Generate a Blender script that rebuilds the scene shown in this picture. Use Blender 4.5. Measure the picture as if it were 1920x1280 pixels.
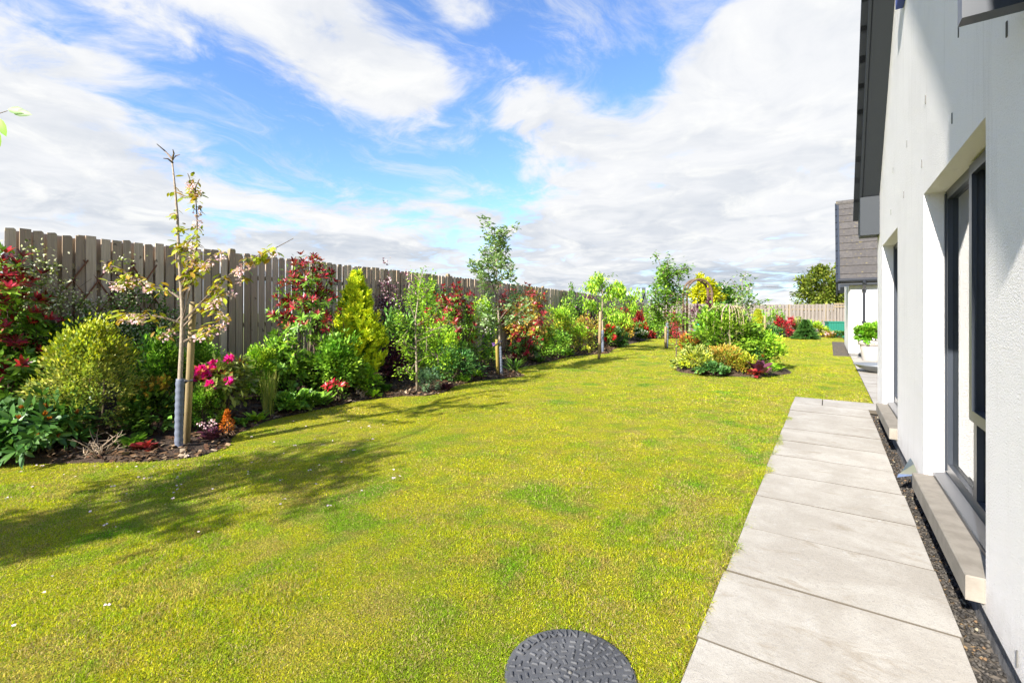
import bpy, math, random
import numpy as np
R = math.radians
C = bpy.context.scene.collection
for o in list(bpy.data.objects): bpy.data.objects.remove(o)
sc = bpy.context.scene

# ---------------------------------------------------------------- camera
# x: towards the house wall, y: along the house, z: up.  Camera stands over the slab path.
FPX, HOR, CAMZ = 870.0, 586.0, 1.342
YAW = R(34.37)
SN, CS = math.sin(YAW), math.cos(YAW)
cd = bpy.data.cameras.new('camera'); cam = bpy.data.objects.new('camera', cd); C.objects.link(cam)
cd.sensor_width = 36; cd.lens = 36*FPX/1920; cd.shift_y = -54/1920; cd.clip_start = 0.05; cd.clip_end = 3000
cam.location = (0, 0, CAMZ); cam.rotation_euler = (R(90), 0, YAW)
sc.camera = cam

# ---------------------------------------------------------------- light
SUN = np.array([0.135, 1.0, -0.60]); SUN /= np.linalg.norm(SUN)
sd = bpy.data.lights.new('sun', 'SUN'); sun = bpy.data.objects.new('sun', sd); C.objects.link(sun)
sd.energy = 5.0; sd.angle = R(0.9); sd.color = (1.0, 0.95, 0.86)
from mathutils import Vector, Matrix
sun.rotation_euler = Vector(SUN.tolist()).to_track_quat('-Z', 'Y').to_euler()
sun.location = (-3, -12, 9)
vs = sc.view_settings
sc.display_settings.display_device = 'sRGB'
vs.view_transform = 'Standard'; vs.look = 'None'; vs.gamma = 1; vs.use_curve_mapping = False
vs.exposure = 1.45

# ---------------------------------------------------------------- sky
def ray(px, py):
    u, v = (px-960)/FPX, (HOR-py)/FPX
    return np.array([-SN+CS*u, CS+SN*u, v])
W = bpy.data.worlds.new('World'); sc.world = W; W.use_nodes = True
nt = W.node_tree; nt.nodes.clear()
class NT:
    def __init__(s, nt): s.nt = nt
    def n(s, typ, **kw):
        nd = s.nt.nodes.new(typ)
        for k, v in kw.items(): setattr(nd, k, v)
        return nd
    def link(s, a, b): s.nt.links.new(a, b)
    def put(s, sock, v):
        if hasattr(v, 'is_linked') or hasattr(v, 'links'): s.link(v, sock)
        else: sock.default_value = v
    def math(s, op, a, b=None, c=None, clamp=False):
        nd = s.n('ShaderNodeMath', operation=op, use_clamp=clamp)
        for i, v in enumerate((a, b, c)):
            if v is not None: s.put(nd.inputs[i], v)
        return nd.outputs[0]
    def vec(s, op, a, b=None, out=0):
        nd = s.n('ShaderNodeVectorMath', operation=op)
        s.put(nd.inputs[0], a)
        if b is not None: s.put(nd.inputs[1], b)
        return nd.outputs[out]
    def noise(s, vec, scale, detail=4, rough=.5, dist=0, out=0, typ='FBM'):
        nd = s.n('ShaderNodeTexNoise'); s.link(vec, nd.inputs['Vector'])
        nd.inputs['Scale'].default_value = scale; nd.inputs['Detail'].default_value = detail
        nd.inputs['Roughness'].default_value = rough; nd.inputs['Distortion'].default_value = dist
        return nd.outputs[out]
    def smooth(s, v, a, b, c=0., d=1.):
        nd = s.n('ShaderNodeMapRange', interpolation_type='SMOOTHSTEP'); s.put(nd.inputs[0], v)
        for i, k in enumerate((a, b, c, d)): s.put(nd.inputs[i+1], k)
        return nd.outputs[0]
    def mix(s, f, a, b, mode='MIX'):
        nd = s.n('ShaderNodeMix', data_type='RGBA', blend_type=mode)
        s.put(nd.inputs[0], f); s.put(nd.inputs[6], a); s.put(nd.inputs[7], b)
        return nd.outputs[2]
N = NT(nt)
def mp_sky(v):
    q = N.n('ShaderNodeMapping'); N.link(v, q.inputs[0]); q.inputs['Scale'].default_value = (1.6, .7, 1); q.inputs['Rotation'].default_value = (0, 0, .6); return q.outputs[0]
skyt = N.n('ShaderNodeTexSky', sky_type='NISHITA', sun_disc=False)
skyt.sun_elevation = math.asin(-SUN[2]); skyt.sun_rotation = math.atan2(-SUN[0], -SUN[1])
skyt.altitude = 50; skyt.air_density = 1.0; skyt.dust_density = .4; skyt.ozone_density = 2.5
tc = N.n('ShaderNodeTexCoord'); dirv = N.vec('NORMALIZE', tc.outputs['Generated'])
sep = N.n('ShaderNodeSeparateXYZ'); N.link(dirv, sep.inputs[0])
zz = N.math('ADD', N.math('MAXIMUM', sep.outputs[2], 0.0), 0.16)
cmb = N.n('ShaderNodeCombineXYZ')
N.link(N.math('DIVIDE', sep.outputs[0], zz), cmb.inputs[0]); N.link(N.math('DIVIDE', sep.outputs[1], zz), cmb.inputs[1])
cv = cmb.outputs[0]
wn = N.noise(cv, 1.3, 3, .5, out=1)
cvw = N.vec('ADD', cv, N.vec('SCALE', N.vec('SUBTRACT', wn, (.5, .5, .5)), None))
cvw.node.inputs[1].links[0].from_node.inputs['Scale'].default_value = .5
big = N.noise(cvw, 0.9, 8, .58, .25)
fine = N.noise(cvw, 3.6, 9, .62, .35)
dens = N.math('ADD', N.math('MULTIPLY_ADD', big, 1.9, -.98), N.math('MULTIPLY_ADD', fine, 1.7, -.86))
# where the cloud field is open or thick (directions in the sky)
SPOTS = [(1150, 120, .17, -.42), (1010, 60, .10, -.28), (500, 250, .15, -.62), (640, 280, .12, -.42), (800, 290, .12, -.42), (950, 330, .09, -.30), (330, 190, .10, -.3), (850, 100, .07, -.28), (760, 15, .07, -.30), (1230, 30, .10, -.25), (90, 70, .12, -.14),
         (380, 40, .20, .34), (640, 110, .12, .34), (740, 215, .12, .60), (820, 150, .06, .35), (880, 10, .06, .36), (985, 215, .10, .70), (1115, 278, .11, .55), (1480, 70, .24, .55), (1400, 240, .18, .45), (130, 330, .28, .36), (1340, 350, .2, .25), (1290, 330, .06, -.3), (1560, 330, .08, -.25), (1450, 500, .07, -.35), (1250, 470, .05, -.25)]
bias = None
for px, py, sg, amp in SPOTS:
    c = ray(px, py); c /= np.linalg.norm(c)
    d = N.vec('DISTANCE', dirv, tuple(c), out=1)
    e = N.math('MULTIPLY', N.math('EXPONENT', N.math('MULTIPLY', N.math('MULTIPLY', d, d), -1/(sg*sg))), amp)
    bias = e if bias is None else N.math('ADD', bias, e)
dens = N.math('ADD', N.math('ADD', dens, bias), N.smooth(sep.outputs[2], .36, .18, 0., .42))
veil = N.math('MULTIPLY', N.smooth(N.noise(mp_sky(cvw), 2.2, 8, .7, .6), .46, .70), .55)
mask = N.math('MAXIMUM', N.smooth(dens, -.14, .40), veil)
thick = N.smooth(dens, .15, .8)
# flat grey bases of the low cloud banks
sv = N.n('ShaderNodeMapping'); N.link(dirv, sv.inputs[0]); sv.inputs['Scale'].default_value = (1.6, 1.6, 9)
grey = N.noise(N.vec('ADD', sv.outputs[0], N.vec('SCALE', wn, None)), 1.5, 6, .56, .5)
low = N.smooth(sep.outputs[2], .42, .02)
shade = N.math('MULTIPLY', N.smooth(grey, .40, .70), N.math('MULTIPLY_ADD', low, .80, .06))
ccol = N.mix(shade, (.345, .35, .36, 1), (.165, .193, .235, 1))
puff = N.noise(cvw, 2.1, 7, .6, .3)
ccol = N.mix(N.math('MULTIPLY', N.smooth(puff, .47, .66), .42), ccol, (.24, .258, .29, 1))
ccol = N.mix(N.math('MULTIPLY', N.smooth(fine, .45, .75), N.math('MULTIPLY', thick, .8)), ccol, (.39, .39, .38, 1))
STR = .108
skyc = N.mix(1.0, skyt.outputs[0], (STR*.72, STR*.86, STR*1.08, 1), 'MULTIPLY')
bg = N.n('ShaderNodeBackground'); wo = N.n('ShaderNodeOutputWorld')
N.link(N.mix(mask, skyc, ccol), bg.inputs[0]); bg.inputs[1].default_value = 1.0
N.link(bg.outputs[0], wo.inputs[0])
W.cycles.sampling_method = 'MANUAL'; W.cycles.sample_map_resolution = 512
sc.cycles.max_bounces = 8; sc.cycles.transparent_max_bounces = 12
sc.cycles.use_denoising = True
sc.cycles.use_adaptive_sampling = True; sc.cycles.adaptive_threshold = .015

# ---------------------------------------------------------------- helpers
def G(px, py, z=0.):                        # the spot on the level ground seen at a pixel
    r = ray(px, py); return np.array([0, 0, CAMZ]) + r*((z-CAMZ)/r[2])
def P(px, py, D):                           # the spot seen at a pixel, D metres deep
    return np.array([0, 0, CAMZ]) + ray(px, py)*D
def depth(p): return -SN*p[0] + CS*p[1]
def ztop(py, D): return CAMZ + (HOR-py)/FPX*D
def nrm(a):
    a = np.asarray(a, float); return a/np.maximum(np.linalg.norm(a, axis=-1, keepdims=True), 1e-9)
def tag(o, label=None, cat=None, group=None, kind=None):
    for k, v in (('label', label), ('category', cat), ('group', group), ('kind', kind)):
        if v: o[k] = v
    return o
def empty(name, loc, label=None, cat=None, group=None, rz=0, kind=None):
    o = bpy.data.objects.new(name, None); C.objects.link(o); o.location = tuple(map(float, loc)); o.rotation_euler = (0, 0, rz)
    o.empty_display_size = .1
    o['_o'] = 0; del o['_o']
    return tag(o, label, cat, group, kind)
def link(name, me, parent=None, mat=None, loc=None):
    o = bpy.data.objects.new(name, me); C.objects.link(o)
    if mat is not None and not me.materials: me.materials.append(mat)
    if parent is not None: o.parent = parent
    if loc is not None: o.location = tuple(map(float, loc))
    return o
def trimesh(name, V, F, col=None, smooth=False):
    V = np.ascontiguousarray(V, np.float32); F = np.ascontiguousarray(F, np.int32)
    me = bpy.data.meshes.new(name); k = F.shape[1]
    me.vertices.add(len(V)); me.vertices.foreach_set('co', V.ravel())
    me.loops.add(F.size); me.loops.foreach_set('vertex_index', F.ravel())
    me.polygons.add(len(F)); me.polygons.foreach_set('loop_start', np.arange(len(F), dtype=np.int32)*k)
    if smooth: me.polygons.foreach_set('use_smooth', np.ones(len(F), bool))
    me.update(calc_edges=True)
    if col is not None:
        a = me.color_attributes.new('Col', 'FLOAT_COLOR', 'POINT')
        c4 = np.ones((len(V), 4), np.float32); c4[:, :3] = col
        a.data.foreach_set('color', c4.ravel())
    return me
class MB:                                   # collects boxes, prisms and tubes into one mesh
    def __init__(s): s.v, s.f = [], []
    def add(s, V, F):
        b = len(s.v); s.v += [tuple(map(float, p)) for p in V]; s.f += [tuple(b+i for i in f) for f in F]; return s
    def box(s, x0, x1, y0, y1, z0, z1):
        V = [(x, y, z) for x in (x0, x1) for y in (y0, y1) for z in (z0, z1)]
        return s.add(V, [(0, 1, 3, 2), (4, 6, 7, 5), (0, 4, 5, 1), (2, 3, 7, 6), (0, 2, 6, 4), (1, 5, 7, 3)])
    def bbox(s, x0, x1, y0, y1, z0, z1, b):  # box with a chamfered top edge
        V = [(x0, y0, z0), (x1, y0, z0), (x1, y1, z0), (x0, y1, z0), (x0, y0, z1-b), (x1, y0, z1-b), (x1, y1, z1-b), (x0, y1, z1-b),
             (x0+b, y0+b, z1), (x1-b, y0+b, z1), (x1-b, y1-b, z1), (x0+b, y1-b, z1)]
        F = [(3, 2, 1, 0), (8, 9, 10, 11)]
        for i in range(4):
            j = (i+1) % 4; F += [(i, j, 4+j, 4+i), (4+i, 4+j, 8+j, 8+i)]
        return s.add(V, F)
    def quad(s, *p): return s.add(p, [tuple(range(len(p)))])
    def prism(s, poly, axis, a, b):         # polygon extruded along an axis
        n = len(poly)
        def mk(p, t):
            return {0: (t, p[0], p[1]), 1: (p[0], t, p[1]), 2: (p[0], p[1], t)}[axis]
        V = [mk(p, a) for p in poly]+[mk(p, b) for p in poly]
        return s.add(V, [tuple(range(n))[::-1], tuple(range(n, 2*n))]+[(i, (i+1) % n, n+(i+1) % n, n+i) for i in range(n)])
    def tube(s, pts, rad, k=6, cap=True):
        pts = np.asarray(pts, float); n = len(pts)
        rad = np.broadcast_to(np.asarray(rad, float), (n,))
        t = nrm(np.gradient(pts, axis=0)); ref = np.array([.31, .17, .93]) if abs(t[0][2]) < .9 else np.array([1., .1, 0])
        V = []
        for i in range(n):
            a = nrm(np.cross(t[i], ref)); b = np.cross(t[i], a)
            for j in range(k):
                an = 2*math.pi*j/k; V.append(pts[i]+rad[i]*(a*math.cos(an)+b*math.sin(an)))
        F = [(i*k+j, i*k+(j+1) % k, (i+1)*k+(j+1) % k, (i+1)*k+j) for i in range(n-1) for j in range(k)]
        if cap: F += [tuple(range(k))[::-1], tuple((n-1)*k+j for j in range(k))]
        return s.add(V, F)
    def lathe(s, prof, k=24, c=(0, 0, 0)):
        V = [(c[0]+r*math.cos(2*math.pi*j/k), c[1]+r*math.sin(2*math.pi*j/k), c[2]+z) for r, z in prof for j in range(k)]
        n = len(prof)
        return s.add(V, [(i*k+j, i*k+(j+1) % k, (i+1)*k+(j+1) % k, (i+1)*k+j) for i in range(n-1) for j in range(k)])
    def mesh(s, name, smooth=False):
        me = bpy.data.meshes.new(name); me.from_pydata(s.v, [], s.f); me.update()
        if smooth: me.polygons.foreach_set('use_smooth', np.ones(len(s.f), bool))
        return me
    def build(s, name, mat, parent=None, smooth=False, off=None):
        if off is not None: s.v = [(a-off[0], b-off[1], c-off[2]) for a, b, c in s.v]
        return link(name, s.mesh(name, smooth), parent, mat)
def vnoise(x, y, seed=0):                   # smooth value noise on a lattice, 0..1
    xi, yi = np.floor(x).astype(np.int64), np.floor(y).astype(np.int64); fx, fy = x-xi, y-yi
    fx, fy = fx*fx*(3-2*fx), fy*fy*(3-2*fy)
    def h(a, b):
        n = (a*374761393 + b*668265263 + seed*1274126177) & 0xffffffff
        n = ((n ^ (n >> 13))*1103515245) & 0xffffffff
        n = ((n ^ (n >> 15))*2246822519) & 0xffffffff
        return ((n ^ (n >> 16)) & 0xffff)/65535.
    return (h(xi, yi)*(1-fx)+h(xi+1, yi)*fx)*(1-fy)+(h(xi, yi+1)*(1-fx)+h(xi+1, yi+1)*fx)*fy
def fbm(x, y, seed=0, o=3):
    s, a, t = 0, 1., 0
    for i in range(o): s = s+a*vnoise(x*2**i+i*17.3, y*2**i-i*9.1, seed+i); t += a; a *= .55
    return s/t

# ---------------------------------------------------------------- materials
def mat(name, base, rough=.6, fn=None, metal=0., spec=.4):
    m = bpy.data.materials.new(name); m.use_nodes = True
    b = m.node_tree.nodes['Principled BSDF']; b.inputs['Base Color'].default_value = (*base, 1); b.inputs['Roughness'].default_value = rough
    b.inputs['Metallic'].default_value = metal; b.inputs['Specular IOR Level'].default_value = spec
    if fn:
        n = NT(m.node_tree); n.b = b
        g = n.n('ShaderNodeNewGeometry'); n.pos = g.outputs['Position']
        t = n.n('ShaderNodeTexCoord'); n.obj = t.outputs['Object']
        oi = n.n('ShaderNodeObjectInfo'); n.rnd = oi.outputs['Random']; n.oloc = oi.outputs['Location']
        fn(n)
    return m
def bump(n, h, dist, strength=1.):
    bp = n.n('ShaderNodeBump'); bp.inputs['Distance'].default_value = dist; bp.inputs['Strength'].default_value = strength
    n.link(h, bp.inputs['Height']); n.link(bp.outputs[0], n.b.inputs['Normal'])
def mp(n, v, sc_):
    q = n.n('ShaderNodeMapping'); n.link(v, q.inputs[0]); q.inputs['Scale'].default_value = sc_; return q.outputs[0]
def f_render(n):
    a = n.noise(n.pos, 115, 3, .65); b = n.noise(n.pos, 1.1, 5, .6); s = n.noise(mp(n, n.pos, (4, 4, .3)), 2.6, 5, .65); k = n.noise(n.pos, 30, 4, .6)
    z = n.n('ShaderNodeSeparateXYZ'); n.link(n.pos, z.inputs[0])
    c = n.mix(n.smooth(b, .4, .75), (.87, .84, .825, 1), (.81, .78, .765, 1))
    c = n.mix(n.math('MULTIPLY', n.smooth(s, .55, .75), .32), c, (.60, .56, .53, 1))
    sp = n.math('MULTIPLY', n.smooth(n.math('ADD', z.outputs[2], n.math('MULTIPLY', n.noise(n.pos, 9, 5, .7), .35)), .48, .18), .45)
    c = n.mix(sp, c, (.55, .50, .44, 1))
    n.link(c, n.b.inputs['Base Color']); bump(n, n.math('ADD', n.smooth(a, .3, .72), n.math('MULTIPLY', k, .4)), .0056, .85)
def f_slab(n):
    off = n.vec('ADD', n.pos, n.vec('SCALE', n.oloc, None)); off.node.inputs[1].links[0].from_node.inputs['Scale'].default_value = 7.3
    a = n.noise(off, 3.2, 8, .68, .3); b = n.noise(n.pos, 240, 2, .6); m = n.noise(n.pos, 55, 5, .7); st = n.noise(mp(n, off, (1.2, 2.6, 1)), 2.4, 7, .72, .5); w = n.noise(off, 6.5, 8, .75, .3)
    c = n.mix(n.smooth(a, .36, .66), (.31, .283, .245, 1), (.39, .365, .325, 1))
    c = n.mix(n.math('MULTIPLY', n.smooth(st, .55, .68), .6), c, (.225, .185, .135, 1))
    c = n.mix(n.math('MULTIPLY', n.smooth(w, .58, .70), .65), c, (.46, .455, .445, 1))
    c = n.mix(n.math('MULTIPLY', n.smooth(m, .5, .72), .45), c, (.215, .20, .18, 1))
    c = n.mix(n.math('MULTIPLY', n.smooth(b, .52, .75), .65), c, (.15, .14, .125, 1))
    c = n.mix(n.math('MULTIPLY_ADD', n.rnd, .4, 0), c, n.mix(.22, c, (.25, .22, .18, 1)))
    n.link(c, n.b.inputs['Base Color']); bump(n, n.math('ADD', n.math('MULTIPLY', b, .5), m), .003, .8)
def f_stone(n):
    a = n.noise(n.pos, 9, 6, .65); b = n.noise(n.pos, 300, 2, .5)
    n.link(n.mix(n.smooth(a, .35, .7), (.245, .22, .185, 1), (.185, .163, .135, 1)), n.b.inputs['Base Color']); bump(n, b, .002, .5)
def f_plinth(n):
    a = n.noise(n.pos, 22, 6, .7); n.link(n.mix(n.smooth(a, .35, .65), (.11, .105, .10, 1), (.22, .21, .20, 1)), n.b.inputs['Base Color']); bump(n, a, .02)
def f_fence(n):
    wv = n.noise(mp(n, n.pos, (40, 40, 1.6)), 1.4, 5, .6, .3); k = n.noise(n.pos, 7, 3, .5); g = n.noise(mp(n, n.pos, (1, 1, .5)), 1.2, 4, .6)
    c = n.mix(n.rnd, (.29, .21, .145, 1), (.62, .485, .355, 1)); c = n.mix(n.smooth(wv, .35, .7), c, n.mix(.45, c, (.20, .15, .10, 1)))
    c = n.mix(n.math('MULTIPLY', n.smooth(g, .5, .75), .45), c, (.31, .29, .19, 1))
    c = n.mix(n.math('MULTIPLY', n.smooth(k, .70, .76), .8), c, (.06, .045, .03, 1))
    n.link(c, n.b.inputs['Base Color']); bump(n, wv, .003)
def f_farfence(n):
    wv = n.noise(mp(n, n.pos, (30, 30, 1.5)), 1.4, 4, .6, .3)
    c = n.mix(n.rnd, (.27, .232, .20, 1), (.215, .188, .167, 1)); n.link(n.mix(n.smooth(wv, .35, .75), c, (.17, .14, .115, 1)), n.b.inputs['Base Color'])
def f_wood(n):
    wv = n.noise(mp(n, n.obj, (30, 30, 2)), 1.5, 5, .6, .3); b = n.b.inputs['Base Color'].default_value[:]
    n.link(n.mix(n.smooth(wv, .3, .75), b, tuple(x*.62 for x in b[:3])+(1,)), n.b.inputs['Base Color']); bump(n, wv, .002)
def f_bark(n):
    wv = n.noise(mp(n, n.pos, (60, 60, 22)), 1.3, 4, .65); b = n.b.inputs['Base Color'].default_value[:]
    n.link(n.mix(n.smooth(wv, .35, .7), b, tuple(x*.5 for x in b[:3])+(1,)), n.b.inputs['Base Color']); bump(n, wv, .004)
def f_soil(n):
    a = n.noise(n.pos, 14, 6, .7); b = n.noise(n.pos, 70, 4, .7)
    c = n.mix(n.smooth(a, .35, .7), (.040, .024, .014, 1), (.085, .055, .036, 1)); c = n.mix(n.smooth(b, .58, .72), c, (.17, .125, .085, 1))
    n.link(c, n.b.inputs['Base Color']); bump(n, n.math('ADD', a, n.math('MULTIPLY', b, .5)), .03)
def f_gravel(n):
    v = n.n('ShaderNodeTexVoronoi'); n.link(n.pos, v.inputs['Vector']); v.inputs['Scale'].default_value = 42
    h = n.n('ShaderNodeSeparateColor'); n.link(v.outputs['Color'], h.inputs[0])
    c = n.mix(h.outputs[0], (.035, .032, .028, 1), (.12, .10, .08, 1)); c = n.mix(n.smooth(h.outputs[1], .86, .9), c, (.25, .17, .09, 1))
    n.link(c, n.b.inputs['Base Color']); bump(n, v.outputs['Distance'], .01)
def f_lawn(n):
    at = n.n('ShaderNodeVertexColor', layer_name='Col'); f = n.noise(n.pos, 120, 4, .75); g = n.noise(n.pos, 26, 6, .75); h = n.noise(n.pos, 9, 6, .7)
    c = n.mix(n.smooth(f, .38, .62), n.mix(.75, at.outputs[0], (.07, .075, .012, 1)), at.outputs[0])
    c = n.mix(n.math('MULTIPLY', n.smooth(g, .52, .66), .6), c, (.30, .22, .07, 1))
    c = n.mix(n.math('MULTIPLY', n.smooth(h, .54, .66), .55), c, (.15, .24, .014, 1))
    n.link(c, n.b.inputs['Base Color']); bump(n, n.math('ADD', f, g), .035)
def f_field(n):
    a = n.noise(n.pos, .05, 5, .6); n.link(n.mix(a, (.09, .12, .03, 1), (.16, .16, .05, 1)), n.b.inputs['Base Color'])
def f_tile(n):
    a = n.noise(n.pos, 14, 5, .65); l = n.noise(n.pos, 9, 5, .7)
    c = n.mix(n.rnd, (.066, .059, .055, 1), (.084, .076, .07, 1)); c = n.mix(n.smooth(a, .4, .7), c, (.05, .045, .043, 1))
    c = n.mix(n.math('MULTIPLY', n.smooth(l, .60, .70), .55), c, (.30, .24, .07, 1))
    n.link(c, n.b.inputs['Base Color']); bump(n, a, .004)
def f_manhole(n):
    a = n.noise(n.pos, 6, 5, .65); b = n.noise(n.pos, 90, 3, .6); d = n.noise(n.pos, 22, 5, .7)
    c = n.mix(n.smooth(a, .35, .7), (.055, .057, .063, 1), (.09, .092, .098, 1)); c = n.mix(n.math('MULTIPLY', n.smooth(b, .5, .75), .4), c, (.12, .115, .105, 1))
    c = n.mix(n.math('MULTIPLY', n.smooth(d, .60, .74), .5), c, (.15, .14, .12, 1))
    n.link(c, n.b.inputs['Base Color']); bump(n, b, .001)
def leafmat(name, rough=.45, trans=.28, spec=.35):
    m = bpy.data.materials.new(name); m.use_nodes = True; n = NT(m.node_tree); b = m.node_tree.nodes['Principled BSDF']; out = m.node_tree.nodes['Material Output']
    at = n.n('ShaderNodeVertexColor', layer_name='Col'); n.link(at.outputs[0], b.inputs['Base Color']); b.inputs['Roughness'].default_value = rough; b.inputs['Specular IOR Level'].default_value = spec
    if trans:
        t = n.n('ShaderNodeBsdfTranslucent'); hs = n.mix(1.0, at.outputs[0], (1.25, 1.35, .8, 1), 'MULTIPLY'); n.link(hs, t.inputs[0])
        mx = n.n('ShaderNodeMixShader'); mx.inputs[0].default_value = trans; n.link(b.outputs[0], mx.inputs[1]); n.link(t.outputs[0], mx.inputs[2]); n.link(mx.outputs[0], out.inputs[0])
    return m
def glassmat():
    m = bpy.data.materials.new('window glass'); m.use_nodes = True; n = NT(m.node_tree); n.nt.nodes.remove(m.node_tree.nodes['Principled BSDF']); out = m.node_tree.nodes['Material Output']
    fr = n.n('ShaderNodeFresnel'); fr.inputs[0].default_value = 1.7; g = n.n('ShaderNodeBsdfGlossy'); g.inputs['Roughness'].default_value = .004; g.inputs[0].default_value = (.95, .97, .97, 1)
    t = n.n('ShaderNodeBsdfTransparent'); t.inputs[0].default_value = (.80, .86, .84, 1)
    mx = n.n('ShaderNodeMixShader'); n.link(fr.outputs[0], mx.inputs[0]); n.link(t.outputs[0], mx.inputs[1]); n.link(g.outputs[0], mx.inputs[2]); n.link(mx.outputs[0], out.inputs[0])
    return m
M = dict(
    render=mat('white roughcast render', (.82, .81, .79), .9, f_render), slab=mat('concrete paving slab', (.4, .4, .38), .85, f_slab),
    stone=mat('cast stone sill', (.4, .36, .3), .8, f_stone), plinth=mat('rough block plinth', (.15, .15, .15), .95, f_plinth),
    frame=mat('anthracite upvc frame', (.035, .041, .053), .32), soffit=mat('anthracite soffit board', (.036, .041, .048), .65, spec=.2), glass=glassmat(), joint=mat('dark slab edge', (.085, .072, .055), .95),
    inner=mat('room plaster', (.42, .40, .37), .9), fence=mat('weathered fence board', (.3, .26, .2), .9, f_fence), farfence=mat('pale fence board', (.3, .26, .2), .9, f_farfence),
    post=mat('fence post timber', (.30, .23, .13), .85, f_wood), stake=mat('round timber stake', (.36, .27, .14), .8, f_wood), ystake=mat('yellow timber stake', (.36, .27, .06), .8, f_wood),
    trellis=mat('brown stained trellis', (.19, .075, .035), .8, f_wood), arch=mat('brown arch timber', (.15, .095, .06), .8, f_wood),
    bark=mat('grey brown bark', (.20, .15, .11), .85, f_bark), palebark=mat('pale sapling bark', (.34, .27, .20), .8, f_bark), stem=mat('shrub stem bark', (.12, .085, .055), .9, f_bark), drytwig=mat('dry bleached twig', (.36, .27, .19), .9),
    guard=mat('blue grey spiral guard', (.115, .13, .175), .6), tie=mat('rubber tree tie', (.02, .022, .028), .6), soil=mat('bark mulch soil', (.07, .05, .03), .95, f_soil),
    gravel=mat('dark gravel bed', (.08, .07, .06), .95, f_gravel), lawn=mat('lawn ground', (.2, .2, .03), .95, f_lawn, spec=.1), field=mat('field beyond', (.1, .12, .04), .95, f_field),
    tile=mat('brown grey concrete roof tile', (.1, .09, .085), .75, f_tile), slate=mat('dark roof tile edge', (.022, .026, .034), .45), manhole=mat('black composite cover', (.06, .06, .07), .7, f_manhole),
    pipe=mat('black downpipe plastic', (.018, .02, .026), .35), pot=mat('pale ceramic planter', (.44, .40, .375), .6), bowl=mat('grey metal bowl', (.22, .235, .25), .4, metal=.4), foil=mat('aluminium flashing', (.75, .76, .78), .28, metal=1.),
    green=mat('teal green paint', (.012, .15, .10), .6), gplastic=mat('bright green plastic', (.01, .30, .16), .5), blue=mat('blue alarm plastic', (.03, .06, .35), .4), vent=mat('grey vent plastic', (.13, .125, .115), .8, spec=.1),
    brick=mat('sandstone gable', (.30, .20, .14), .9), farroof=mat('far slate roof', (.06, .065, .08), .7), wire=mat('overhead wire', (.03, .03, .035), .6), whitewall=mat('white house wall', (.8, .79, .76), .85),
    leaf=leafmat('leaf', .45, .26, .3), gloss=leafmat('glossy leaf', .38, .24, .38), grassm=leafmat('grass blade', .7, .42, .1), petal=leafmat('petal', .6, .3, .2), litter=leafmat('bark chips', .9, 0, .1))
# ---------------------------------------------------------------- ground
FX = lambda y: -7.6-.067*y                     # line of the long fence
def FZ(y): return float(np.interp(y, [-3, 10, 17.7, 29], [2.30, 2.29, 2.20, 1.95]))
EDGE_PX = [(-330, 905), (-150, 880), (0, 868), (130, 866), (280, 864), (370, 855), (425, 838), (445, 812), (500, 788), (600, 765), (690, 748), (760, 741), (805, 741), (838, 734), (850, 724), (900, 712), (940, 709), (985, 704), (962, 692), (1010, 682), (1070, 668), (1110, 664), (1142, 662), (1150, 655), (1180, 645), (1225, 634), (1268, 628)]
EDGE = np.array([G(*p)[:2] for p in EDGE_PX])
ISL = np.array([-2.02, 11.95]); ISR = 1.19
def resample(poly, n):
    d = np.r_[0, np.cumsum(np.linalg.norm(np.diff(poly, axis=0), axis=1))]; t = np.linspace(0, d[-1], n)
    return np.stack([np.interp(t, d, poly[:, i]) for i in range(poly.shape[1])], 1)
FAR0, FAR1 = np.array([FX(28.6), 28.6]), np.array([2.6, 33.0])
def edge_x(y):                                  # lawn edge of the long bed (largest x met at that y)
    y = np.asarray(y, float); out = np.full(y.shape, -99.)
    for (xa, ya), (xb, yb) in zip(EDGE[:-1], EDGE[1:]):
        lo, hi = min(ya, yb), max(ya, yb)
        if hi-lo < 1e-6: continue
        m = (y >= lo) & (y <= hi); out = np.where(m, np.maximum(out, xa+(xb-xa)*(y-ya)/(yb-ya)), out)
    out = np.where(y < EDGE[:, 1].min(), EDGE[0][0], out)
    return np.where(out < -50, -8.6, out)
def far_edge(x): return 28.0+ (x+9.5)*.33 - .5*np.sin(x*.9)**2      # lawn edge before the far fence
def isl_r(a): return ISR*(1+.06*np.sin(3*a+1)+.04*np.sin(5*a))
def on_lawn(x, y, m=0.):
    ok = (x > edge_x(y)+m) & (y < far_edge(x)-m) & (y > -3)
    ok &= np.where(y < 8.62, x < -.45-m, np.where(y < 17.75, x < .535-m, x < .12-m))
    d = np.stack([x-ISL[0], y-ISL[1]]); a = np.arctan2(d[1], d[0]); ok &= np.hypot(*d) > isl_r(a)+m
    ok &= np.hypot(x+.80, y-1.555) > .262
    return ok
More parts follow.
